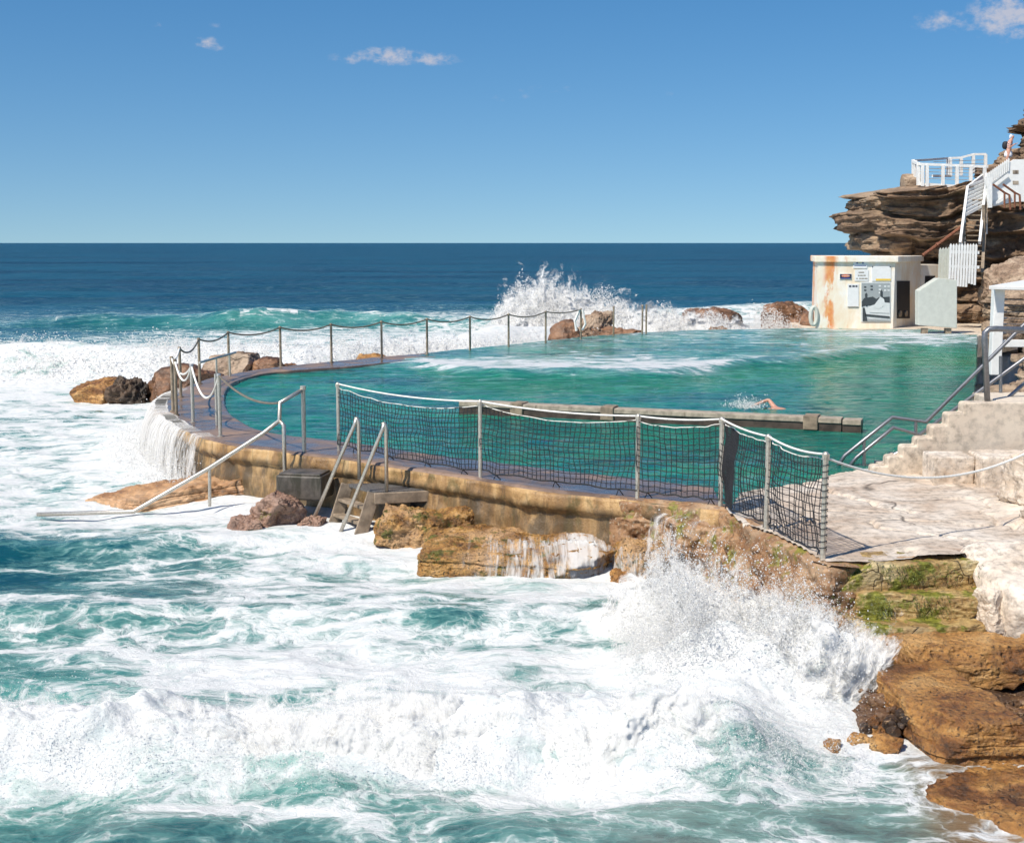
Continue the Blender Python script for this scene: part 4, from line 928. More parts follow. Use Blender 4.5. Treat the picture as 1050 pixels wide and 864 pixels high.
for s in (st1, st2): g = G(); g.beam(s[0], s[1], .05, .20, up=(1, .4, .3)); obj('stringer', g, 'timber', PLF, bevel=.008)
for t in (.25, .50, .75):
    a = np.array(st1[0])*(1-t)+np.array(st1[1])*t; b = np.array(st2[0])*(1-t)+np.array(st2[1])*t
    g = G(); g.beam(a, b, .17, .045, up=(0, 0, 1)); obj('tread', g, 'timber', PLF, bevel=.006)
LD = thing('ladder_rails', 'pair of hooped stainless ladder rails leaning over the boarding platform', 'ladder', (-2.3, 21, -1.1))
for (y0, t, k, f) in ((21.35, (366.5, 428.5), (368.5, 491), (314, 549)), (20.78, (395, 433.5), (396.5, 503), (344, 558))):
    T = PY(*t, y0); K = PY(*k, y0); Fo = PY(*f, y0-.1); d = (T-Fo)/np.linalg.norm(T-Fo)
    pts = [tuple(K), (K[0], K[1], T[2]-.10), (K[0]-.01, K[1], T[2]-.03), (K[0]-.05, K[1], T[2]+.01), tuple(T+np.array([-.02, 0, .01])), tuple(T-d*.1), tuple(Fo)]
    g = G(); g.tube(pts, .030, 10); obj('rail', g, 'steel', LD, smooth=True)

# net fence
NF = thing('net_fence', 'black net strung between steel posts with white rope along the near pool edge', 'net fence', (*P(653, 510)[:2], 0))
npx = [(347.5, 461), (492.5, 489), (653.5, 510), (738.5, 519), (785.5, 544), (843.5, 573.5)]
nh = [1.13, 1.15, 1.14, 1.18, 1.17, 1.19]
nb = [P(*q) for q in npx]
for q, h in zip(nb, nh):
    g = G(); g.tube([(q[0], q[1], -.02), (q[0], q[1], h-.01)], .031, 10); g.tube([(q[0], q[1], h-.05), (q[0], q[1], h), (q[0], q[1], h+.025)], [.04, .043, .02], 10)
    obj('post', g, 'steel', NF, smooth=False)
def ribbon_tubes(lines, r):
    Vs = []; Fs = []; k = 0
    for L in lines:
        L = np.asarray(L); m = len(L); d = np.gradient(L, axis=0); d /= np.linalg.norm(d, axis=1)[:, None]+1e-9
        ref = np.array([.3, .8, .5]); x = np.cross(d, ref); x /= np.linalg.norm(x, axis=1)[:, None]; y = np.cross(d, x)
        for a in range(3): Vs.append(L+(x*math.cos(a*2*PI/3)+y*math.sin(a*2*PI/3))*r)
        i = np.arange(m-1)
        for a in range(3): b = (a+1) % 3; Fs.append(np.stack([k+a*m+i, k+b*m+i, k+b*m+i+1, k+a*m+i+1], -1))
        k += 3*m
    return np.concatenate(Vs), np.concatenate(Fs)
def netspan(i, j, topsag, botsag, x0=0.0, x1=1.0, ny=12, dense=1.0):
    A_, B_ = nb[i], nb[j]; L = np.linalg.norm(B_[:2]-A_[:2]); h0, h1 = nh[i], nh[j]
    nd = np.array([-(B_-A_)[1], (B_-A_)[0], 0])/L
    if nd[1] > 0: nd = -nd
    def pt(s, t):
        s = np.asarray(s, float); t = np.asarray(t, float)
        zt = (h0*(1-s)+h1*s)-.06-topsag*4*s*(1-s); zb = .10-botsag*4*s*(1-s)+.012*np.sin(s*27+i)
        z = zb+(zt-zb)*t+.010*vn(s*11+i*5, t*6)
        w = .05*vn(s*2.3*L+i*9, t*2.0+3)+.02*vn(s*7*L, t*5+1)
        ss = s+.006*vn(s*9+4, t*7+i)
        return A_[None, :2]*(1-ss)[:, None]+B_[None, :2]*ss[:, None]+nd[None, :2]*w[:, None], z
    lines = []
    def mk(s, t): xy, z = pt(s, t); return np.column_stack([xy, z])
    nx = int(L*(x1-x0)/.080*dense)
    for a in np.linspace(x0, x1, nx+1): lines.append(mk(np.full(16, a), np.linspace(0, 1, 16)))
    for b in np.linspace(0, 1, ny+1): lines.append(mk(np.linspace(x0, x1, max(8, nx)), np.full(max(8, nx), b)))
    V, Fq = ribbon_tubes(lines, .0064)
    npmesh('net', V, Fq, 'net', NF, smooth=False)
    if x1-x0 > .9:
        s = np.linspace(0, 1, 26); q = mk(s, np.ones(26)); g = G(); g.tube([tuple(v) for v in q], .007, 5); obj('net_cord', g, 'whiterope', NF)
        q = mk(s, np.zeros(26)); g = G(); g.tube([tuple(v) for v in q], .012, 5)
        for sv in np.linspace(.12, .9, max(2, int(L/.75))):
            a = mk(np.array([sv, sv+.03]), np.array([0., 0.])); p0 = a[0]; p1 = np.array([p0[0]-nd[0]*.05+.04, p0[1]-nd[1]*.05, .0]); p2 = p1+np.array([-.10, 0, 0])
            g.tube([tuple(p0), tuple(p1)], .008, 4); g.tube([tuple(p0), tuple(p2)], .008, 4)
        obj('bottom_cord', g, 'net', NF)
netspan(0, 1, .16, .04); netspan(1, 2, .12, .02); netspan(2, 3, .08, .02); netspan(3, 4, .05, .05); netspan(4, 5, .05, .05, ny=12)
netspan(3, 4, .06, .02, .08, .33, dense=4.5, ny=34)
g = G()
for i in range(5): 
    a = sag((*nb[i][:2], nh[i]), (*nb[i+1][:2], nh[i+1]), (.07, .05, .03, .03, .05)[i]); g = G(); g.tube(a, .013, 6); obj('top_rope', g, 'whiterope', NF)
# lashing on the last post
g = G(); q = nb[5]
for z in np.linspace(.12, 1.05, 14): g.tube([(q[0]+.04*math.cos(a), q[1]+.04*math.sin(a), z+.004*a) for a in np.linspace(0, 2*PI, 9)], .006, 4)
obj('lashing', g, 'net', NF)
# slack rope to the right
e = PY(1075, 452, 17.3); g = G(); g.tube(sag((q[0], q[1], 1.15), e, .34, 24), .015, 6)
tag(obj('slack_rope', g, 'whiterope', loc=(q[0], q[1], 1.1)), 'single white rope sagging from the last net post to the right edge', 'rope')

# ------------------------------------------------------------------ beam in the pool
BM = thing('dividing_beam', 'low weathered beam crossing the pool just above the water behind the net', 'beam', (*P(680, 425)[:2], 0))
ba = P(474, 411.5, .20); bb = P(887, 429.5, .20); dv = (bb-ba)/np.linalg.norm(bb-ba)
sg = [0, .125, .40, .96, 1.0]; L = np.linalg.norm(bb-ba)
for k, (t0, t1, w, tz) in enumerate(((0, .145, .42, .20), (.15, .385, .36, .19), (.39, .955, .34, .185), (.958, 1.0, .36, .17))):
    a = ba+dv*L*t0; b = ba+dv*L*t1; off_ = np.array([0, .2, 0])
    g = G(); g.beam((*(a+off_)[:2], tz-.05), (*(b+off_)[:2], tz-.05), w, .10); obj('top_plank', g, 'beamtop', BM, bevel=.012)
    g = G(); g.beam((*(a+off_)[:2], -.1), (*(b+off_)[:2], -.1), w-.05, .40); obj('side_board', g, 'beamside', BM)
for t in (.15, .387, .88):
    a = ba+dv*L*(t-.012)+np.array([0, .2, 0]); b = ba+dv*L*(t+.022)+np.array([0, .2, 0])
    g = G(); g.beam((*a[:2], .08), (*b[:2], .08), .40, .28); obj('joint_block', g, 'timber', BM, bevel=.02)

# ------------------------------------------------------------------ concrete stairs and rails on the right
ST = thing('concrete_stairs', 'pale concrete steps rising to the right from the pool edge', 'stairs', (6.5, 21, 0))
ys0, ys1 = 20.45, 21.95; xs0 = [5.48, 5.70, 5.92, 6.13, 6.35, 6.58, 6.82]; zs0 = [.14, .29, .45, .575, .76, .95, 1.11]
prof = [(5.47, -.6)]
for i, (x, z) in enumerate(zip(xs0, zs0)):
    prof += [(x, prof[-1][1] if i else -.6), (x, z-.03), (x+.03, z)]
prof += [(9.5, 1.13), (9.5, -.6)]
prof = prof[1:]
g = G(); g.prism([(x, ys0, z) for x, z in prof], (0, .30, 0)); obj('side_wall', g, 'concrete', ST, bevel=.02)
g = G(); g.box((8.7, 21.3, .26), (2.6, 1.1, 1.72)); obj('landing', g, 'concrete', ST, bevel=.02)
for i in range(6): g = G(); g.box((5.78+i*.23, 21.36, -.30+i*.06), (.225, 1.22, .3+i*.16)); obj('step', g, 'concrete', ST)
o = rock('stone_bench', 'pale squared stone block at the foot of the concrete steps', (6.45, 19.95, .17), (.62, .62, .50), 'white_rock', 'stone block', fine=.15, seed=70, box=.95, amp=.05, n=50, cuts=1, freq=.8)
o = rock('stone_bench', 'longer pale stone block with a broken lower edge right of the squared one', (7.25, 19.7, .20), (1.05, .75, .56), 'white_rock', 'stone block', fine=.2, seed=71, box=.93, amp=.06, n=50, cuts=2, freq=.8)
PR = thing('pool_handrail', 'double grey steel handrail stepping down the far side of the concrete stairs into the pool', 'handrail', (6.8, 21.8, 0))
Yr = 21.75
for line in (((1110, 305), (1058, 325), (949.6, 432.5), (915, 427.5), (866, 467), (858, 480)), ((1110, 315), (1058, 362), (943, 445.5), (916, 438), (878, 469), (868, 482))):
    g = G(); g.tube([tuple(PY(u, v, Yr)) for u, v in line], .032, 8); obj('rail', g, 'steel_dark', PR, smooth=True)
for u, va, vb in ((939, 432, 470), (886, 452, 490), (1026, 365, 415)):
    g = G(); g.tube([tuple(PY(u, va, Yr)), tuple(PY(u, vb, Yr))], .028, 8); obj('post', g, 'steel_dark', PR)
SR = thing('stair_rail', 'single grey steel rail low down between the stairs and the water', 'handrail', (6.8, 21.3, 0))
g = G(); g.tube([tuple(PY(u, v, 21.2)) for u, v in ((1110, 340), (1030, 411), (960, 443), (913, 468), (900, 482))], .032, 8); obj('rail', g, 'steel_dark', SR, smooth=True)
g = G(); g.tube([tuple(PY(1080, 367, 21.2)), tuple(PY(1080, 412, 21.2))], .028, 8); obj('post', g, 'steel_dark', SR)
BR = thing('landing_rail', 'thick grey steel hoop rail standing at the top of the concrete stairs', 'handrail', (7.0, 20.6, 1.1))
g = G(); Yb = 20.65; g.tube([tuple(PY(u, v, Yb)) for u, v in ((1012.5, 412), (1009.5, 348), (1010, 341), (1014, 337.5), (1021, 337), (1110, 340))], .045, 10); obj('rail', g, 'steel_dark', BR, smooth=True)
g = G(); g.tube([tuple(PY(1110, 340, Yb)), tuple(PY(1110, 412, Yb))], .045, 8); obj('post', g, 'steel_dark', BR)
# white frame with wires
WF = thing('white_railing', 'white timber railing with horizontal wires above the top of the concrete stairs', 'railing', (8.0, 22.6, 1.2))
Yw = 22.6; z0 = PY(1020, 384, Yw)[2]; zt = PY(1020, 296, Yw)[2]; x0 = PY(1022, 330, Yw)[0]
g = G(); g.box((x0, Yw, (z0+zt)/2), (.17, .17, zt-z0)); obj('post', g, 'white', WF, bevel=.01)
g = G(); g.box((x0+2.2, Yw, (z0+zt)/2), (.17, .17, zt-z0)); obj('post', g, 'white', WF, bevel=.01)
g = G(); g.add([tuple(q) for q in (PY(1014, 293, 22.3), PY(1050, 287, 24.2), PY(1150, 288, 24.2), PY(1150, 296, 22.3))]+[tuple(q-np.array([0, 0, .06])) for q in (PY(1014, 293, 22.3), PY(1050, 287, 24.2), PY(1150, 288, 24.2), PY(1150, 296, 22.3))],
    [(0, 3, 2, 1), (4, 5, 6, 7), (0, 1, 5, 4), (1, 2, 6, 5), (2, 3, 7, 6), (3, 0, 4, 7)]); obj('top_board', g, 'white', WF, bevel=.008)
zb = PY(1020, 352, Yw)[2]; g = G(); g.box((x0+1.1, Yw, zb), (2.03, .07, .12)); obj('bottom_rail', g, 'white', WF, bevel=.008)
for v in (307, 313, 319.5, 326, 332, 341):
    zz = PY(1030, v, Yw)[2]; g = G(); g.tube([(x0+.08, Yw-.05, zz), (x0+2.12, Yw-.05, zz-.04)], .007, 5); g.tube([(x0+.085, Yw-.05, zz), (x0+.14, Yw-.05, zz)], .02, 6); obj('wire', g, 'steel_dark', WF)
# ground and boulders under / behind it on the pool's right shore
rk = [
 ('shore_boulder', 'tan boulder under the white wire railing at the right edge', (9.75, 23.8, .45), (2.6, 2.2, 1.5), 'boulder_tan', dict(seed=80, box=.5, amp=.22, strata=.1, n=70)),
 ('shore_boulder', 'tan rock with dark hollows behind the steel rails beside the water', (10.4, 26.3, .25), (2.4, 2.4, 1.3), 'cliff_pale', dict(seed=81, box=.5, amp=.25, strata=.15, n=70)),
 ('shore_boulder', 'brown rock on the right bank behind the wire railing', (13.4, 31, .5), (4.5, 4, 2.2), 'cliff_pale', dict(seed=82, box=.45, amp=.25, strata=.2, n=90)),
 ('shore_boulder', 'large brown rock face on the right bank beyond the wire railing', (17.0, 38, 1.2), (6, 6, 4.5), 'cliff_pale', dict(seed=83, box=.45, amp=.25, strata=.22, n=110, layer=.4)),
]
for nm, lab, c, d, m, kw in rk: rock(nm, lab, c, d, m, 'boulder', **kw)

# ------------------------------------------------------------------ headland
def outl(pts): return pts
V, Fq = cliff_geo([(16.4, 62.5), (17.4, 60.6), (19.5, 60.0), (22.5, 60.2), (26, 61), (34, 62), (40, 72), (32, 84), (24, 80), (18.5, 71), (16.6, 66)], -2, 6.05, seed=3, amp=1.0, samp=1.4, layer=.95, na=900, nz=300, capamp=.25, fz=1.3, drop=.10, dropx=20)
o = npmesh('cliff', V, Fq, 'cliff', loc=(24, 68, -2)); tag(o, kind='structure')
V, Fq = cliff_geo([(21.3, 57.5), (22.4, 55.2), (26, 53), (34, 50), (44, 60), (40, 66), (24, 62)], -2, 5.4, seed=8, amp=.9, samp=1.0, layer=.9, na=460, nz=170, slope=1.6, fz=1)
o = npmesh('cliff', V, Fq, 'cliff_pale', loc=(30, 57, -2)); tag(o, kind='structure')
V, Fq = cliff_geo([(22.3, 63.5), (23.2, 62.2), (26, 61.8), (34, 62), (40, 70), (32, 76), (24, 70)], 5.3, 10.2, seed=12, amp=1.0, samp=1.1, layer=.8, na=420, nz=120, slope=2.0)
o = npmesh('cliff', V, Fq, 'cliff', loc=(28, 68, 5)); tag(o, kind='structure')
rk = [
 ('cliff_boulder', 'big layered brown boulder below the timber stairs', (20.0, 53.8, .55), (3.0, 3.2, 2.2), 'cliff_pale', dict(seed=90, box=.5, amp=.25, strata=.2, n=90)),
 ('cliff_boulder', 'sloping tan rock ramp right of the picket fence', (20.6, 55.6, 1.7), (3.6, 3.0, 2.6), 'boulder_tan', dict(seed=91, box=.4, amp=.22, n=80, tilt=(.3, -.4))),
 ('cliff_boulder', 'small pale boulder at the water edge right of the white panel', (18.6, 51.9, .15), (1.6, 1.3, .9), 'cliff_pale', dict(seed=92, box=.5, amp=.25, n=50)),
 ('cliff_boulder', 'dark shaded boulder under the lower right cliff near the water', (21.5, 50.8, .7), (3.6, 3.2, 2.6), 'cliff_pale', dict(seed=93, box=.5, amp=.28, strata=.2, n=90)),
]
for nm, lab, c, d, m, kw in rk: rock(nm, lab, c, d, m, 'boulder', **kw)
# apron under the cabin
g = G(); pa = [P(832, 339.3), P(945, 338), P(1003, 345), P(1003, 345)+np.array([3, 4, 0]), np.array([22, 60, 0]), np.array([12.2, 60, 0])]
g.prism([(q[0], q[1], -.8) for q in pa], (0, 0, .83)); tag(obj('cabin_apron', g, 'concrete', loc=(16, 57, -.8), bevel=.03), kind='structure')

# ------------------------------------------------------------------ cabin
a = P(836.5, 337.2); b = P(915.5, 337.4); c = P(941.5, 333.5); d = c+np.array([1.2, .75, 0]); e = d+np.array([-.3, 2.6, 0]); f = a+np.array([.6, 3.6, 0])
CB = thing('cabin', 'flat roofed rust stained white pump cabin at the far corner of the pool', 'cabin', ((a+b)/2))
zt = 2.72
g = G(); g.prism([(q[0], q[1], .0) for q in (a, b, c, f)], (0, 0, zt)); obj('wall', g, 'cabin', CB)
g = G(); g.prism([(q[0], q[1], .0) for q in (c+np.array([.05, .05, 0]), d, e, f+np.array([1.5, .3, 0]))], (0, 0, zt-.15)); obj('rear_wall', g, 'cabin', CB)
cn = (a+b+c+f)/4
def outw(q, k=.1): v = q-cn; v[2] = 0; return q+v/np.linalg.norm(v)*k
g = G(); g.prism([(*outw(q, .16)[:2], zt) for q in (a, b, c, f)], (0, 0, .24)); obj('roof', g, 'cabin', CB, bevel=.02)
ft = (b-a)/np.linalg.norm(b-a); fnn = np.array([ft[1], -ft[0], 0]); sd = (c-b)/np.linalg.norm(c-b); sn_ = np.array([sd[1], -sd[0], 0])
W0 = np.linalg.norm(b-a)
def fpt(u, v, out=.02):   # a spot on the front wall, from its bearing
    r = ray(u, v); o0 = np.array([0, 0, HC]); t = np.dot(a+fnn*out-o0, fnn)/np.dot(r, fnn); return o0+r*t
def spt(u, v, out=.02):
    r = ray(u, v); o0 = np.array([0, 0, HC]); t = np.dot(b+sn_*out-o0, sn_)/np.dot(r, sn_); return o0+r*t
def panel(name, q4, th, nrm, mat, parent=None, loc=None):
    g = G(); g.prism([tuple(x) for x in q4], tuple(-nrm*th)); return obj(name, g, mat, parent, loc=loc or tuple(q4[0]))
def frect(u0, v0, u1, v1, out=.02): return [fpt(u0, v0, out), fpt(u1, v0, out), fpt(u1, v1, out), fpt(u0, v1, out)]
def srect(u0, v0, u1, v1, out=.02): return [spt(u0, v0, out), spt(u1, v0, out), spt(u1, v1, out), spt(u0, v1, out)]
panel('doorway', srect(920, 288, 933, 326.5), .06, sn_, 'dark', CB)
g = G()
for uu in (924, 930): q = spt(uu, 321.5, .10); g = G(); g.tube([tuple(q-sn_*.06), tuple(q)], .13, 14); obj('round_vent', g, 'timber', CB)
q = c+np.array([.05, .05, 0]); w2 = (d-q)/np.linalg.norm(d-q); n2 = np.array([w2[1], -w2[0], 0])
panel('window', [tuple(q+w2*.25+n2*.02+np.array([0, 0, z])) if False else q+w2*x+n2*.02+np.array([0, 0, z]) for x, z in ((.25, 2.1), (.85, 2.1), (.85, 1.1), (.25, 1.1))], .05, n2, 'dark', CB)
# signs, each a thing on the wall
PT = {k: plain(nm, cc, .5, 0, .04, 9) for k, nm, cc in (('sw', 'sign_white', (.78, .78, .76)), ('sk', 'sign_black', (.03, .035, .06)), ('so', 'sign_orange', (.75, .20, .06)), ('sy', 'sign_yellow', (.80, .55, .08)), ('sn', 'sign_navy', (.03, .06, .25)),
     ('pg', 'print_grey', (.34, .37, .37)), ('pl', 'print_light', (.66, .69, .68)), ('pd', 'print_dark', (.05, .06, .065)), ('sgn', 'sign_olive', (.45, .45, .10)), ('gt', 'sign_grey_text', (.30, .26, .20)))}
s1 = panel('warning_sign', frect(861, 280.6, 873.3, 286.4, .03), .03, fnn, PT['sw']); tag(s1, 'small navy and orange DANGER sign on the cabin front', 'sign')
def sub(name, q4, mat, par, th=.004): g = G(); g.prism([tuple(x) for x in q4], tuple(-fnn*th)); return obj(name, g, mat, par)
sub('border', frect(861.3, 281, 873, 285.9, .038), PT['sk'], s1); sub('stripe', frect(862.5, 284.6, 871.8, 285.7, .044), PT['sn'], s1)
q0 = fpt(867.1, 282.9, .044); g = G(); g.add([tuple(q0+ft*.17*math.cos(t)+np.array([0, 0, .055*math.sin(t)])) for t in np.linspace(0, 2*PI, 20, endpoint=False)], [tuple(range(19, -1, -1))]); obj('oval', g, PT['so'], s1)
def text(s, at, size, mat, par, n=fnn, t=ft, name='lettering'):
    cu = bpy.data.curves.new('t', 'FONT'); cu.body = s; cu.size = size; cu.align_x = 'CENTER'; cu.align_y = 'CENTER'; cu.extrude = .002
    to = bpy.data.objects.new('t', cu); C.objects.link(to); dg = bpy.context.evaluated_depsgraph_get(); dg.update()
    me = bpy.data.meshes.new_from_object(to.evaluated_get(dg)); bpy.data.objects.remove(to)
    up = np.cross(n, t); up = up if up[2] > 0 else -up; base = np.array(wloc(par))
    for v in me.vertices: v.co = Vector(at-base+t*v.co.x+up*v.co.y+n*v.co.z)
    me.name = name; me.materials.clear(); return link(name, me, mat, par, (0, 0, 0))
text('DANGER', fpt(867.1, 282.9, .052), .075, PT['sw'], s1)
s2 = panel('council_sign', frect(875, 265, 889, 275, .03), .03, fnn, PT['sw']); tag(s2, 'white sign with a blue arch emblem under the cabin roof edge', 'sign')
g = G(); q0 = fpt(881.8, 271.5, .04); arc_ = lambda r, a0, a1: [q0+ft*r*math.cos(t)+np.array([0, 0, r*math.sin(t)]) for t in np.linspace(a0, a1, 12)]
o1 = arc_(.17, .35, PI-.35); i1 = arc_(.11, .35, PI-.35); g.add([tuple(x) for x in o1+i1], [(i, i+1, 13+i, 12+i) for i in range(11)]); obj('arch', g, PT['sn'], s2)
g = G(); q1 = fpt(881.8, 269.0, .041); g.add([tuple(q1+ft*x+np.array([0, 0, z])) for x, z in ((-.09, -.02), (.09, -.02), (.06, .07), (-.04, .06))], [(0, 1, 2, 3)]); obj('crown', g, PT['sgn'], s2)
g = G()
for x in (-.035, .035): g = G(); g.add([tuple(q1+ft*(x+dx)+np.array([0, 0, z])) for dx, z in ((-.014, .08), (.014, .08), (.014, .14), (-.014, .14))], [(0, 1, 2, 3)]); obj('flame', g, PT['sk'], s2)
sub('line', frect(876, 272.2, 888, 272.7, .036), PT['sn'], s2)
s3 = panel('notice_board', frect(876.5, 276.5, 890.5, 288, .025), .02, fnn, PT['sw']); tag(s3, 'cream notice with three short lines of writing below the arch sign', 'sign')
g = G()
for v, us_ in ((279.3, ((880.3, 886),)), (282.4, ((879.6, 881.5), (882, 884.8), (885.2, 887.6))), (285.6, ((878, 879.4), (881, 882.8), (883.2, 886), (886.4, 889.6)))):
    for u0, u1 in us_: q = frect(u0, v-.55, u1, v+.55, .031); g = G(); g.add([tuple(x) for x in q], [(0, 3, 2, 1)]); obj('lettering', g, PT['gt'], s3)
s4 = panel('information_board', frect(894, 273, 913.5, 288.2, .03), .03, fnn, PT['sw']); tag(s4, 'white information board with a yellow strip above the old photograph', 'sign')
sub('yellow_strip', frect(898, 285.8, 913.3, 287.8, .036), PT['sy'], s4)
for u in (894.6, 912.8): sub('corner_mark', frect(u-.5, 273, u+.8, 274.2, .036), PT['sk'], s4)
s5 = panel('tall_notice', frect(869, 291, 880.5, 314.5, .03), .03, fnn, PT['sw']); tag(s5, 'tall plain white notice left of the old photograph', 'sign')
for u0, u1 in ((870.6, 873), (874, 876.5), (877.2, 879.2)): sub('mark', frect(u0, 292.6, u1, 294.4, .036), PT['sk'], s5)
sub('edge_shadow_strip', frect(869.5, 314.2, 880, 315, .034), PT['gt'], s5)
s6 = panel('photo_poster', frect(883, 289.5, 913, 330, .03), .03, fnn, PT['pl']); tag(s6, 'large black and white photograph of seated bathers fixed to the cabin front', 'poster')
def pp(name, pts, mat, out=.04): g = G(); g.add([tuple(fpt(883+x*.30, 289.5+y*.405, out)) for x, y in pts], [tuple(range(len(pts)))]); return obj(name, g, mat, s6)
pp('backdrop', [(2, 2), (98, 2), (98, 45), (2, 45)], PT['pg'])
for x, y in ((10, 10), (10, 18), (32, 8), (32, 16), (60, 7), (60, 16), (60, 24), (78, 8), (78, 18), (90, 8), (90, 18)): pp('window_print', [(x, y), (x+8, y), (x+8, y+4), (x, y+4)], PT['pd'] if x < 40 else PT['pl'], .044)
pp('crowd', [(2, 48), (10, 40), (26, 38), (40, 36), (52, 42), (60, 38), (98, 36), (98, 60), (60, 58), (40, 60), (20, 58), (2, 62)], PT['pd'], .044)
pp('bench_print', [(30, 60), (70, 50), (98, 52), (98, 78), (28, 76)], PT['pl'], .048)
pp('figure_print', [(8, 54), (14, 40), (13, 30), (18, 26), (22, 30), (21, 40), (26, 52), (20, 62)], PT['pd'], .052)
pp('figure_print', [(62, 60), (66, 40), (65, 24), (69, 18), (74, 24), (74, 40), (80, 54), (74, 62)], PT['pd'], .052)
pp('figure_print', [(40, 62), (66, 36), (78, 42), (82, 56), (60, 68)], PT['pl'], .056)
pp('rail_print', [(12, 80), (98, 86), (98, 91), (12, 85)], PT['pd'], .052); pp('rail_print', [(5, 64), (12, 64), (22, 98), (5, 98)], PT['pd'], .052)
pp('floor_print', [(20, 92), (98, 95), (98, 98), (22, 98)], PT['pg'], .052)
# life ring at the corner of the cabin
q = fpt(835, 324, .12); g = G(); g.tube([tuple(q+np.array([.13*math.cos(t), .1, .36*math.sin(t)])) for t in np.linspace(0, 2*PI, 25)], .085, 8, False)
o = obj('life_ring', g, 'offwhite', loc=tuple(q)); tag(o, 'scuffed white oval ring leaning at the left corner of the cabin', 'life ring')
# white chamfered panel
WP = thing('white_screen', 'white board screen with a cut top corner standing on short feet right of the cabin', 'screen', (*P(960, 337)[:2], 0))
Yp = 52.6; cs = [PY(*q, Yp) for q in ((942, 298), (962, 285), (981.4, 287), (981.4, 336.5), (942, 333.5))]
g = G(); g.prism([tuple(q) for q in cs], (0, .5, 0)); obj('board', g, 'offwhite', WP, bevel=.02)
for u in (948, 972): q = PY(u, 334, Yp+.2); g = G(); g.box((q[0], q[1], .10), (.22, .22, .26)); obj('foot', g, 'timber', WP)
# picket fence
PF = thing('picket_gate', 'white picket gate at the foot of the timber stairs', 'gate', (*PY(990, 290, 55.5)[:2], .8))
Yf = 55.4
for k in range(10):
    u = 975.2+k*2.9; vt = 249.5+(.4*(k % 2)); vb = 283+k*.8 if k > 1 else 284; 
    if 2 <= k <= 6: vb += 8-k*.6
    p0 = PY(u, vt, Yf); p1 = PY(u, vb+2, Yf); w = .042
    g = G(); g.prism([(p0[0]-w, Yf, p1[2]), (p0[0]+w, Yf, p1[2]), (p0[0]+w, Yf, p0[2]-.08), (p0[0], Yf, p0[2]), (p0[0]-w, Yf, p0[2]-.08)], (0, .04, 0)); obj('picket', g, 'white', PF)
for v in (258, 273): p0 = PY(974, v, Yf+.06); p1 = PY(1004, v+1, Yf+.06); g = G(); g.beam(p0, p1, .05, .12); obj('rail', g, 'white', PF)
PS = thing('picket_fence', 'short greenish white picket fence left of the picket gate', 'fence', (*PY(968, 290, 56)[:2], .8))
for k in range(4):
    p0 = PY(964.5+k*2.9, 254-.3*k, 56.2-k*.2); p1 = PY(964.5+k*2.9, 287, 56.2-k*.2); w = .05
    g = G(); g.prism([(p0[0]-w, p0[1], p1[2]), (p0[0]+w, p0[1], p1[2]), (p0[0]+w, p0[1], p0[2]-.08), (p0[0], p0[1], p0[2]), (p0[0]-w, p0[1], p0[2]-.08)], (0, .04, 0)); obj('picket', g, 'offwhite', PS)
g = G(); g.beam(PY(963, 262, 56.4), PY(975, 261, 55.7), .05, .12); obj('rail', g, 'offwhite', PS)
# timber stairs
TS = thing('timber_stairs', 'steep white railed timber stairs climbing the headland from the picket gate', 'stairs', (*PY(996, 250, 56.5)[:2], 1.2))
def Ys(v): return 56.4+(250-v)*.05
lf = [PY(984.5, 250, Ys(250)), PY(992, 193, Ys(193)), PY(1011, 178.5, Ys(178)+1.5)]
rt = [PY(1004.5, 249, Ys(250)), PY(1011.8, 179, Ys(180)), ]
for seg_ in ((lf[0], lf[1]), (lf[1], lf[2])): g = G(); g.beam(seg_[0], seg_[1], .10, .20); obj('handrail', g, 'white', TS)
g = G(); g.beam(rt[0], rt[1], .10, .16); obj('handrail', g, 'white', TS)
g = G(); g.beam(PY(1007, 282, 55.9), PY(1012.5, 190, 59.6), .12, .32); obj('stringer', g, 'timber', TS)
g = G(); g.beam(PY(984.5, 284, 55.9), PY(990.5, 214, 58.6), .10, .24); obj('stringer', g, 'timber', TS)
for k in range(16):
    v = 283-k*5.2; uo = (283-v)*.085; y = 56.0+(283-v)*.036
    g = G(); g.beam(PY(986.5+uo, v, y), PY(1006+uo*.9, v+.3, y), .30, .05); obj('tread', g, 'timber', TS)
for k in range(8):
    v = 221-k*4.2; ul = 988.5+k*.45; p0 = PY(ul, v, Ys(v)); p1 = PY(1007.5+k*.5, v-10+k*.4, Ys(v)+.6); g = G(); g.beam(p0, p1, .04, .13); obj('slat', g, 'white', TS)
for u, va, vb, y in ((988.5, 218, 250, 57.9), (1008.5, 210, 290, 57.4), (1011, 181, 240, 59)):
    g = G(); g.beam(PY(u, va, y), PY(u, vb, y), .10, .10, up=(0, 1, 0)); obj('post', g, 'timber' if u == 1008.5 else 'white', TS)
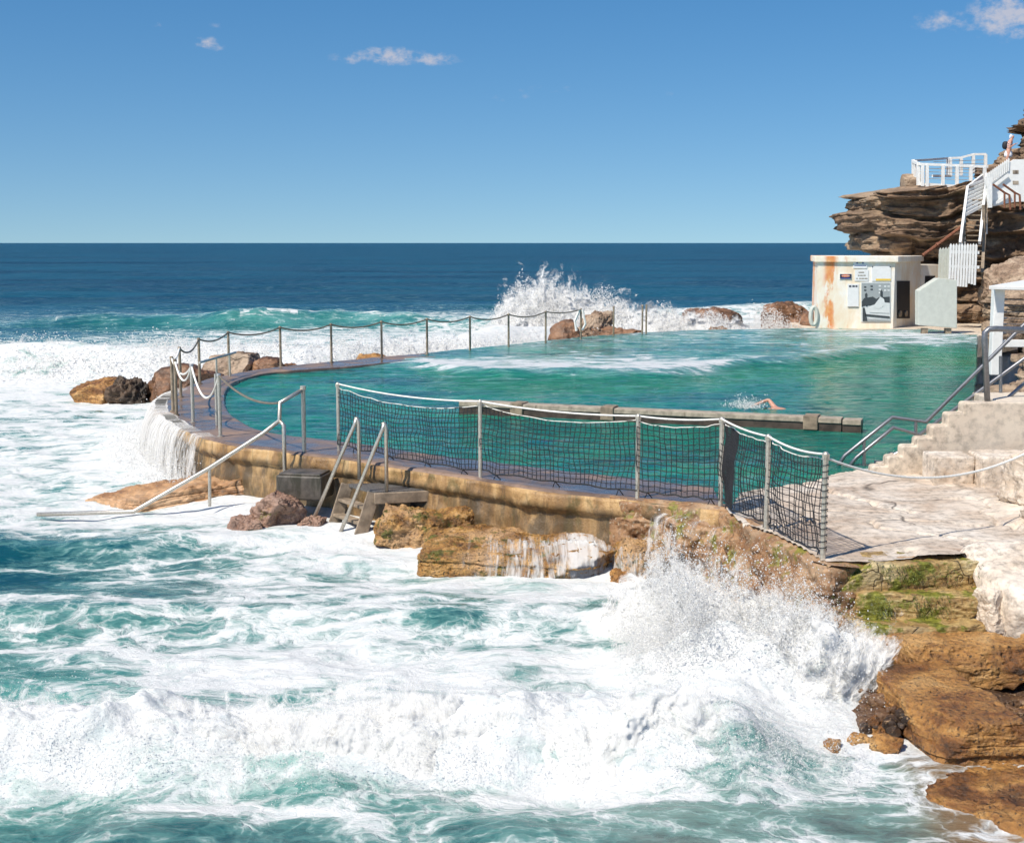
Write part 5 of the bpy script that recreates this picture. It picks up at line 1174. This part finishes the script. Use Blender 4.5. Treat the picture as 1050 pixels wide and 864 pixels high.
# clifftop railing
CR = thing('clifftop_railing', 'white post and rail fence around the lookout on top of the dark cliff', 'railing', (*PY(965, 190, 61.2)[:2], 6.1))
def rl(pts, w=.09, h=.11, nm='rail'):
    for p0, p1 in zip(pts[:-1], pts[1:]): g = G(); g.beam(p0, p1, w, h); obj(nm, g, 'white', CR)
rl([PY(936, 165.5, 62.5), PY(942.5, 168.3, 61.0), PY(1013, 171.0, 61.0)]); rl([PY(942.5, 188.6, 61.02), PY(992, 191.8, 61.02)], .07, .12)
rl([PY(937, 164.8, 62.6), PY(956, 163.6, 65), PY(972, 162.4, 66), PY(985, 161.8, 66), PY(998, 158.3, 66), PY(1011, 158.2, 66)], .09, .10)
rl([PY(956, 180.5, 65), PY(975, 180.5, 66)], .07, .12)
for u, vt, vb, y in ((936.5, 163.5, 185, 62.5), (941.5, 166.5, 190, 61.1), (945.8, 168.5, 191, 61), (950.6, 168.7, 192.5, 61), (966.8, 169.2, 193, 61), (981.2, 169.8, 193.4, 61), (995.3, 170.2, 192, 61), (1009.5, 170.8, 192, 61), (938.6, 164.5, 187, 62),
                     (972, 162, 181, 66), (974.5, 162, 181, 66), (985.6, 161.8, 180, 66), (998, 158.3, 178, 66), (1010.5, 158.2, 170, 66)):
    g = G(); g.beam(PY(u, vt, y), PY(u, vb, y), .13, .13, up=(0, 1, 0)); obj('post', g, 'white', CR)
for v in (172.5, 176, 179.5, 183): g = G(); g.tube([tuple(PY(943, v, 61)), tuple(PY(1009, v+2, 61))], .012, 4); obj('wire', g, 'steel', CR)
for v in (166, 169.5, 173): g = G(); g.tube([tuple(PY(957, v, 65.2)), tuple(PY(1010, v-2, 66))], .012, 4); obj('wire', g, 'steel', CR)
rock('stone_pier', 'squared brown stone block under the left corner of the clifftop railing', tuple(PY(935, 189.5, 62.2)), (.95, 1.0, 1.0), 'cliff_pale', 'stone block', seed=95, box=.95, amp=.05, n=24)
# white parapet with pickets
WPa = thing('white_parapet', 'white boarded parapet with picket tops along the upper path below the walker', 'parapet', (*PY(1035, 200, 58.5)[:2], 5))
y = 58.6; g = G(); pl_ = [PY(u, v, y) for u, v in ((1011, 184), (1034, 167.5), (1040, 163.5), (1120, 163.5), (1120, 205), (1040, 207), (1017, 212), (1012, 208))]
g.prism([tuple(q) for q in pl_], (0, .15, 0)); obj('board', g, 'white', WPa)
for k in range(12):
    u = 1012.5+k*2.0; v = 183-k*1.42; p0 = PY(u, v-5.5, y-.05); p1 = PY(u, v+8, y-.05); w = .03
    g = G(); g.prism([(p0[0]-w, y-.06, p1[2]), (p0[0]+w, y-.06, p1[2]), (p0[0]+w, y-.06, p0[2]-.06), (p0[0], y-.06, p0[2]), (p0[0]-w, y-.06, p0[2]-.06)], (0, .05, 0)); obj('picket', g, 'white', WPa)
for (u, v) in ((1041.5, 176.5), (1041.5, 187.5), (1054, 176.5), (1054, 187.5)): panel('slot', [PY(u-3, v-2, y-.01), PY(u+3, v-2, y-.01), PY(u+3, v+2, y-.01), PY(u-3, v+2, y-.01)], .02, np.array([0, -1, 0]), 'beamtop', WPa)
for p0, p1 in (((1012, 196), (1034, 179)), ((1018, 210), (1036, 199))): g = G(); g.beam(PY(*p0, y-.1), PY(*p1, y-.1), .06, .10); obj('brace', g, 'white', WPa)
g = G(); g.beam(PY(1014.8, 182, y-.3), PY(1014.8, 213, y-.3), .16, .16, up=(0, 1, 0)); obj('post', g, 'white', WPa)
for dx, lab in ((0, 'rusty bent handrail nearer the timber stairs on the rocks below the parapet'), (10.5, 'rusty bent handrail further right on the rocks below the parapet')):
    BH = thing('path_handrail', lab, 'handrail', tuple(PY(1030+dx, 215, 56.5)), 'rusty handrails on the path')
    g = G(); g.tube([tuple(PY(u+dx, v, 56.6)) for u, v in ((1018, 189), (1030, 197.5), (1035, 200), (1036, 215))], .045, 6); obj('rail', g, 'rust', BH)
    g = G(); g.tube([tuple(PY(1030+dx, 197.5, 56.6)), tuple(PY(1030+dx, 213, 56.6))], .04, 6); obj('post', g, 'rust', BH)
g = G(); g.tube([tuple(PY(946, 262, 57.4)), tuple(PY(960, 252, 57.6)), tuple(PY(986, 232.5, 58))], .07, 7)
g.tube([tuple(PY(960.5, 251.6, 57.55)), tuple(PY(962.3, 250.4, 57.55))], .11, 7)
tag(obj('drain_pipe', g, 'rust', loc=tuple(PY(946, 262, 57.4))), 'reddish pipe slanting up the dark cliff from the cabin roof to the stairs', 'pipe')

# ------------------------------------------------------------------ people
def skin(verts, edges, rad, lvl=2):
    me = bpy.data.meshes.new('s'); me.from_pydata(verts, edges, []); ob = bpy.data.objects.new('s', me); C.objects.link(ob)
    ob.modifiers.new('k', 'SKIN'); sv = me.skin_vertices[0].data
    for i, r in enumerate(rad): sv[i].radius = (r, r) if not hasattr(r, '__len__') else r; sv[i].use_root = (i == 0)
    sb = ob.modifiers.new('d', 'SUBSURF'); sb.levels = lvl; sb.render_levels = lvl
    dg = bpy.context.evaluated_depsgraph_get(); dg.update(); m2 = bpy.data.meshes.new_from_object(ob.evaluated_get(dg)); bpy.data.objects.remove(ob)
    m2.polygons.foreach_set('use_smooth', [True]*len(m2.polygons)); return m2
def mk(name, me, mat, par, mtx):
    me.transform(mtx); base = Vector(wloc(par)) if par else None
    o = link(name, me, mat, par, mtx.translation)
    me.transform(Matrix.Translation(-(base if base is not None else mtx.translation))); me.name = name; return o
M['skin'] = plain('sunlit_skin', (.52, .27, .19), .55, 0, .08, 20); M['hair'] = plain('dark_hair', (.03, .02, .015), .6)
M['shirt'] = plain('pale_pink_top', (.62, .42, .38), .8); M['skirt'] = plain('white_skirt', (.74, .72, .74), .8); M['pack'] = plain('black_backpack', (.015, .015, .02), .7); M['cap'] = plain('pale_cap', (.66, .68, .78), .8)
def fingers(V, E, R, wi, tipdir, side, curl):
    # five short chains rooted in the palm
    w = Vector(V[wi]); td = Vector(tipdir).normalized(); sd_ = Vector(side).normalized(); cu = Vector(curl).normalized()
    V.append(tuple(w+td*.05)); R.append((.030, .018)); E.append((wi, len(V)-1)); palm = len(V)-1
    for k, (o_, l) in enumerate(((-.03, .065), (-.01, .075), (.01, .07), (.028, .055))):
        b_ = w+td*.09+sd_*o_; V.append(tuple(b_)); R.append(.010); E.append((palm, len(V)-1))
        V.append(tuple(b_+td*l*.5+cu*l*.15)); R.append(.009); E.append((len(V)-2, len(V)-1))
        V.append(tuple(b_+td*l*.85+cu*l*.5)); R.append(.007); E.append((len(V)-2, len(V)-1))
    b_ = w+td*.03-sd_*.04; V.append(tuple(b_)); R.append(.012); E.append((palm, len(V)-1)); V.append(tuple(b_+td*.045-sd_*.02+cu*.02)); R.append(.009); E.append((len(V)-2, len(V)-1))
# walker looking down at a phone, seen from the side: local +x is forward
V = [(0, 0, .92), (.0, 0, 1.10), (.03, 0, 1.30), (.06, 0, 1.42), (.10, 0, 1.50), (.13, 0, 1.58), (.15, 0, 1.66),
     (0, .09, .86), (.02, .10, .48), (-.03, .10, .08), (.12, .10, .03), (0, -.09, .86), (-.08, -.10, .48), (-.16, -.10, .09), (-.01, -.10, .03),
     (.04, .18, 1.38), (.02, .22, 1.10), (.21, .12, 1.27), (.04, -.18, 1.38), (.02, -.22, 1.10), (.21, -.12, 1.27)]
E = [(0, 1), (1, 2), (2, 3), (3, 4), (4, 5), (5, 6), (0, 7), (7, 8), (8, 9), (9, 10), (0, 11), (11, 12), (12, 13), (13, 14), (3, 15), (15, 16), (16, 17), (3, 18), (18, 19), (19, 20)]
R = [(.13, .11), (.12, .10), (.14, .10), (.10, .08), .05, .085, .075, .09, .055, .037, .03, .09, .055, .037, .03, .05, .036, .026, .05, .036, .026]
fingers(V, E, R, 17, (1, -.35, .2), (0, 1, 0), (0, -.2, 1)); fingers(V, E, R, 20, (1, .35, .2), (0, 1, 0), (0, .2, 1))
ft_ = PY(1033, 179, 59.6)
mt = Matrix.Translation(Vector(ft_)) @ Matrix.Rotation(-.25, 4, 'Z') @ Matrix.Scale(1.0, 4)
PN = thing('person', 'walker in pale top and white skirt with black backpack on the upper path', 'person', tuple(ft_))
mk('body', skin(V, E, R), 'skin', PN, mt.copy())
mk('top', skin([(0, 0, 1.02), (.02, 0, 1.22), (.05, 0, 1.40), (.04, .17, 1.38), (.02, .21, 1.2), (.04, -.17, 1.38), (.02, -.21, 1.2)], [(0, 1), (1, 2), (2, 3), (3, 4), (2, 5), (5, 6)], [(.14, .12), (.15, .12), (.13, .10), .065, .05, .065, .05]), 'shirt', PN, mt.copy())
mk('skirt', skin([(0, 0, 1.05), (0, 0, .9), (-.01, 0, .68)], [(0, 1), (1, 2)], [(.14, .12), (.18, .16), (.22, .20)], 2), 'skirt', PN, mt.copy())
mk('backpack', skin([(-.11, 0, 1.42), (-.14, 0, 1.25), (-.13, 0, 1.04)], [(0, 1), (1, 2)], [(.11, .14), (.13, .16), (.11, .14)], 1), 'pack', PN, mt.copy())
mk('hair', skin([(.13, 0, 1.67), (.07, 0, 1.62), (.03, 0, 1.50)], [(0, 1), (1, 2)], [.095, .085, .04]), 'cap', PN, mt.copy())
# swimmer doing front crawl: arm and shoulder above the water, body just below
sw = P(788, 416.5, -.02)
V = [(-.85, 0, -.10), (-.45, 0, -.08), (-.12, 0, -.03), (.02, 0, -.02), (.10, 0, -.03), (.22, 0, -.05),
     (-.05, -.19, .03), (.10, -.38, .22), (.42, -.30, .10), (-.05, .19, -.06), (.30, .22, -.12), (.62, .18, -.10),
     (-.95, .10, -.12), (-1.35, .12, -.16), (-1.75, .10, -.2), (-.95, -.10, -.12), (-1.35, -.12, -.12), (-1.75, -.1, -.16)]
E = [(0, 1), (1, 2), (2, 3), (3, 4), (4, 5), (2, 6), (6, 7), (7, 8), (2, 9), (9, 10), (10, 11), (0, 12), (12, 13), (13, 14), (0, 15), (15, 16), (16, 17)]
R = [(.14, .10), (.13, .10), (.16, .11), .07, .08, .09, .075, .052, .036, .07, .05, .035, .085, .055, .035, .085, .055, .035]
fingers(V, E, R, 8, (1, .1, -.3), (0, 1, 0), (0, 0, -1)); fingers(V, E, R, 11, (1, -.05, 0), (0, 1, 0), (0, 0, -1))
SW = thing('person', 'swimmer with one bare arm and shoulder out of the green pool water', 'person', tuple(sw))
mt = Matrix.Translation(Vector(sw)+Vector((.1, 0, -.08))) @ Matrix.Rotation(PI-.15, 4, 'Z') @ Matrix.Scale(.85, 4)
mk('body', skin(V, E, R), 'skin', SW, mt.copy()); mk('hair', skin([(.13, 0, -.0), (.24, 0, -.01)], [(0, 1)], [.085, .095]), 'hair', SW, mt.copy())

# ------------------------------------------------------------------ world, sun, camera
W = bpy.data.worlds.new('World'); S.world = W; W.use_nodes = True; nt = W.node_tree; bg = nt.nodes['Background']; bg.inputs[1].default_value = .108
sky = nt.nodes.new('ShaderNodeTexSky'); sky.sky_type = 'NISHITA'; sky.sun_disc = False
sd3 = Vector((-.64, -.60, 1.1)).normalized(); el = math.asin(sd3.z); rot = math.atan2(sd3.x, sd3.y)
sky.sun_elevation = el; sky.sun_rotation = rot; sky.air_density = 1.0; sky.dust_density = .6; sky.ozone_density = 2.2; sky.altitude = 0
hs = nt.nodes.new('ShaderNodeHueSaturation'); hs.inputs['Saturation'].default_value = 1.38; nt.links.new(sky.outputs[0], hs.inputs['Color'])
cur = hs.outputs[0]
geo = nt.nodes.new('ShaderNodeTexCoord'); dvec = geo.outputs['Generated']
lift = nt.nodes.new('ShaderNodeVectorMath'); lift.operation = 'ADD'; nt.links.new(dvec, lift.inputs[0]); lift.inputs[1].default_value = (0, 0, .095)
ln_ = nt.nodes.new('ShaderNodeVectorMath'); ln_.operation = 'NORMALIZE'; nt.links.new(lift.outputs[0], ln_.inputs[0]); nt.links.new(ln_.outputs[0], sky.inputs[0])
def wm(op, a, b=0.0, c=0.0, cl=False):
    n_ = nt.nodes.new('ShaderNodeMath'); n_.operation = op; n_.use_clamp = cl
    for s_, v_ in zip(n_.inputs, (a, b, c)):
        if hasattr(v_, 'is_linked'): nt.links.new(v_, s_)
        else: s_.default_value = v_
    return n_.outputs[0]
def wdot(v):
    n_ = nt.nodes.new('ShaderNodeVectorMath'); n_.operation = 'DOT_PRODUCT'; nt.links.new(dvec, n_.inputs[0]); n_.inputs[1].default_value = tuple(v); return n_.outputs['Value']
cn_ = nt.nodes.new('ShaderNodeTexNoise'); cn_.inputs['Scale'].default_value = 95; cn_.inputs['Detail'].default_value = 8; cn_.inputs['Roughness'].default_value = .62
cmap = nt.nodes.new('ShaderNodeMapping'); cmap.inputs['Scale'].default_value = (1, 1, 1.5); nt.links.new(dvec, cmap.inputs[0]); nt.links.new(cmap.outputs[0], cn_.inputs['Vector'])
tot = None
for u, v, su, sv, am in ((212, 45, 24, 9, .80), (400, 58, 46, 10, 1.0), (443, 61, 34, 8, .90), (365, 60, 34, 7, .80), (1040, 14, 46, 26, 1.05), (965, 22, 34, 12, .82), (1000, 28, 40, 8, .70), (160, 25, 14, 6, .55), (222, 27, 14, 5, .55), (560, 92, 60, 10, .52), (690, 95, 30, 8, .5), (520, 100, 60, 8, .5)):
    d = ray(u, v); d /= np.linalg.norm(d); r = np.array([d[1], -d[0], 0]); r /= np.linalg.norm(r); uu = np.cross(r, d)
    A1 = wm('DIVIDE', wdot(r), su/FL); A2 = wm('DIVIDE', wdot(uu), sv/FL)
    q = wm('ADD', wm('MULTIPLY', A1, A1), wm('MULTIPLY', A2, A2)); m_ = wm('MULTIPLY', wm('SUBTRACT', 1.0, wm('MULTIPLY', q, .55), 0, True), am)
    m_ = wm('MULTIPLY', m_, wm('GREATER_THAN', wdot(d), 0))
    tot = m_ if tot is None else wm('MAXIMUM', tot, m_)
cf = nt.nodes.new('ShaderNodeMapRange'); cf.interpolation_type = 'SMOOTHSTEP'; nt.links.new(wm('MULTIPLY', tot, wm('ADD', wm('MULTIPLY', cn_.outputs[0], 1.9), -.15)), cf.inputs[0]); cf.inputs[1].default_value = .40; cf.inputs[2].default_value = 1.0; cf.inputs[4].default_value = .75
mx = nt.nodes.new('ShaderNodeMix'); mx.data_type = 'RGBA'; nt.links.new(cf.outputs[0], mx.inputs[0]); nt.links.new(cur, mx.inputs[6]); mx.inputs[7].default_value = (5.2, 5.0, 5.4, 1)
nt.links.new(mx.outputs[2], bg.inputs[0])
sl = bpy.data.lights.new('sun', 'SUN'); sl.energy = 4.9; sl.angle = math.radians(.5); sl.color = (1, .93, .82); so = bpy.data.objects.new('sun', sl); C.objects.link(so)
so.rotation_euler = sd3.to_track_quat('Z', 'Y').to_euler(); so.location = (0, 0, 30)
cam = bpy.data.cameras.new('camera'); co = bpy.data.objects.new('camera', cam); C.objects.link(co); S.camera = co
cam.sensor_width = 36; cam.sensor_fit = 'HORIZONTAL'; cam.lens = 36*FL/1050; cam.clip_end = 60000; cam.clip_start = .1
co.location = (0, 0, HC); co.rotation_euler = (PI/2-TH, 0, 0)
S.view_settings.view_transform = 'Standard'; S.view_settings.look = 'None'; S.view_settings.exposure = .15; S.view_settings.gamma = 1
S.render.engine = 'CYCLES'; S.cycles.use_denoising = True; S.cycles.max_bounces = 7; S.cycles.volume_bounces = 2; S.cycles.volume_step_rate = 3.0; S.cycles.volume_max_steps = 64; S.cycles.adaptive_threshold = .03; S.cycles.diffuse_bounces = 4; S.cycles.glossy_bounces = 2; S.cycles.transparent_max_bounces = 12; S.cycles.caustics_reflective = False; S.cycles.caustics_refractive = False
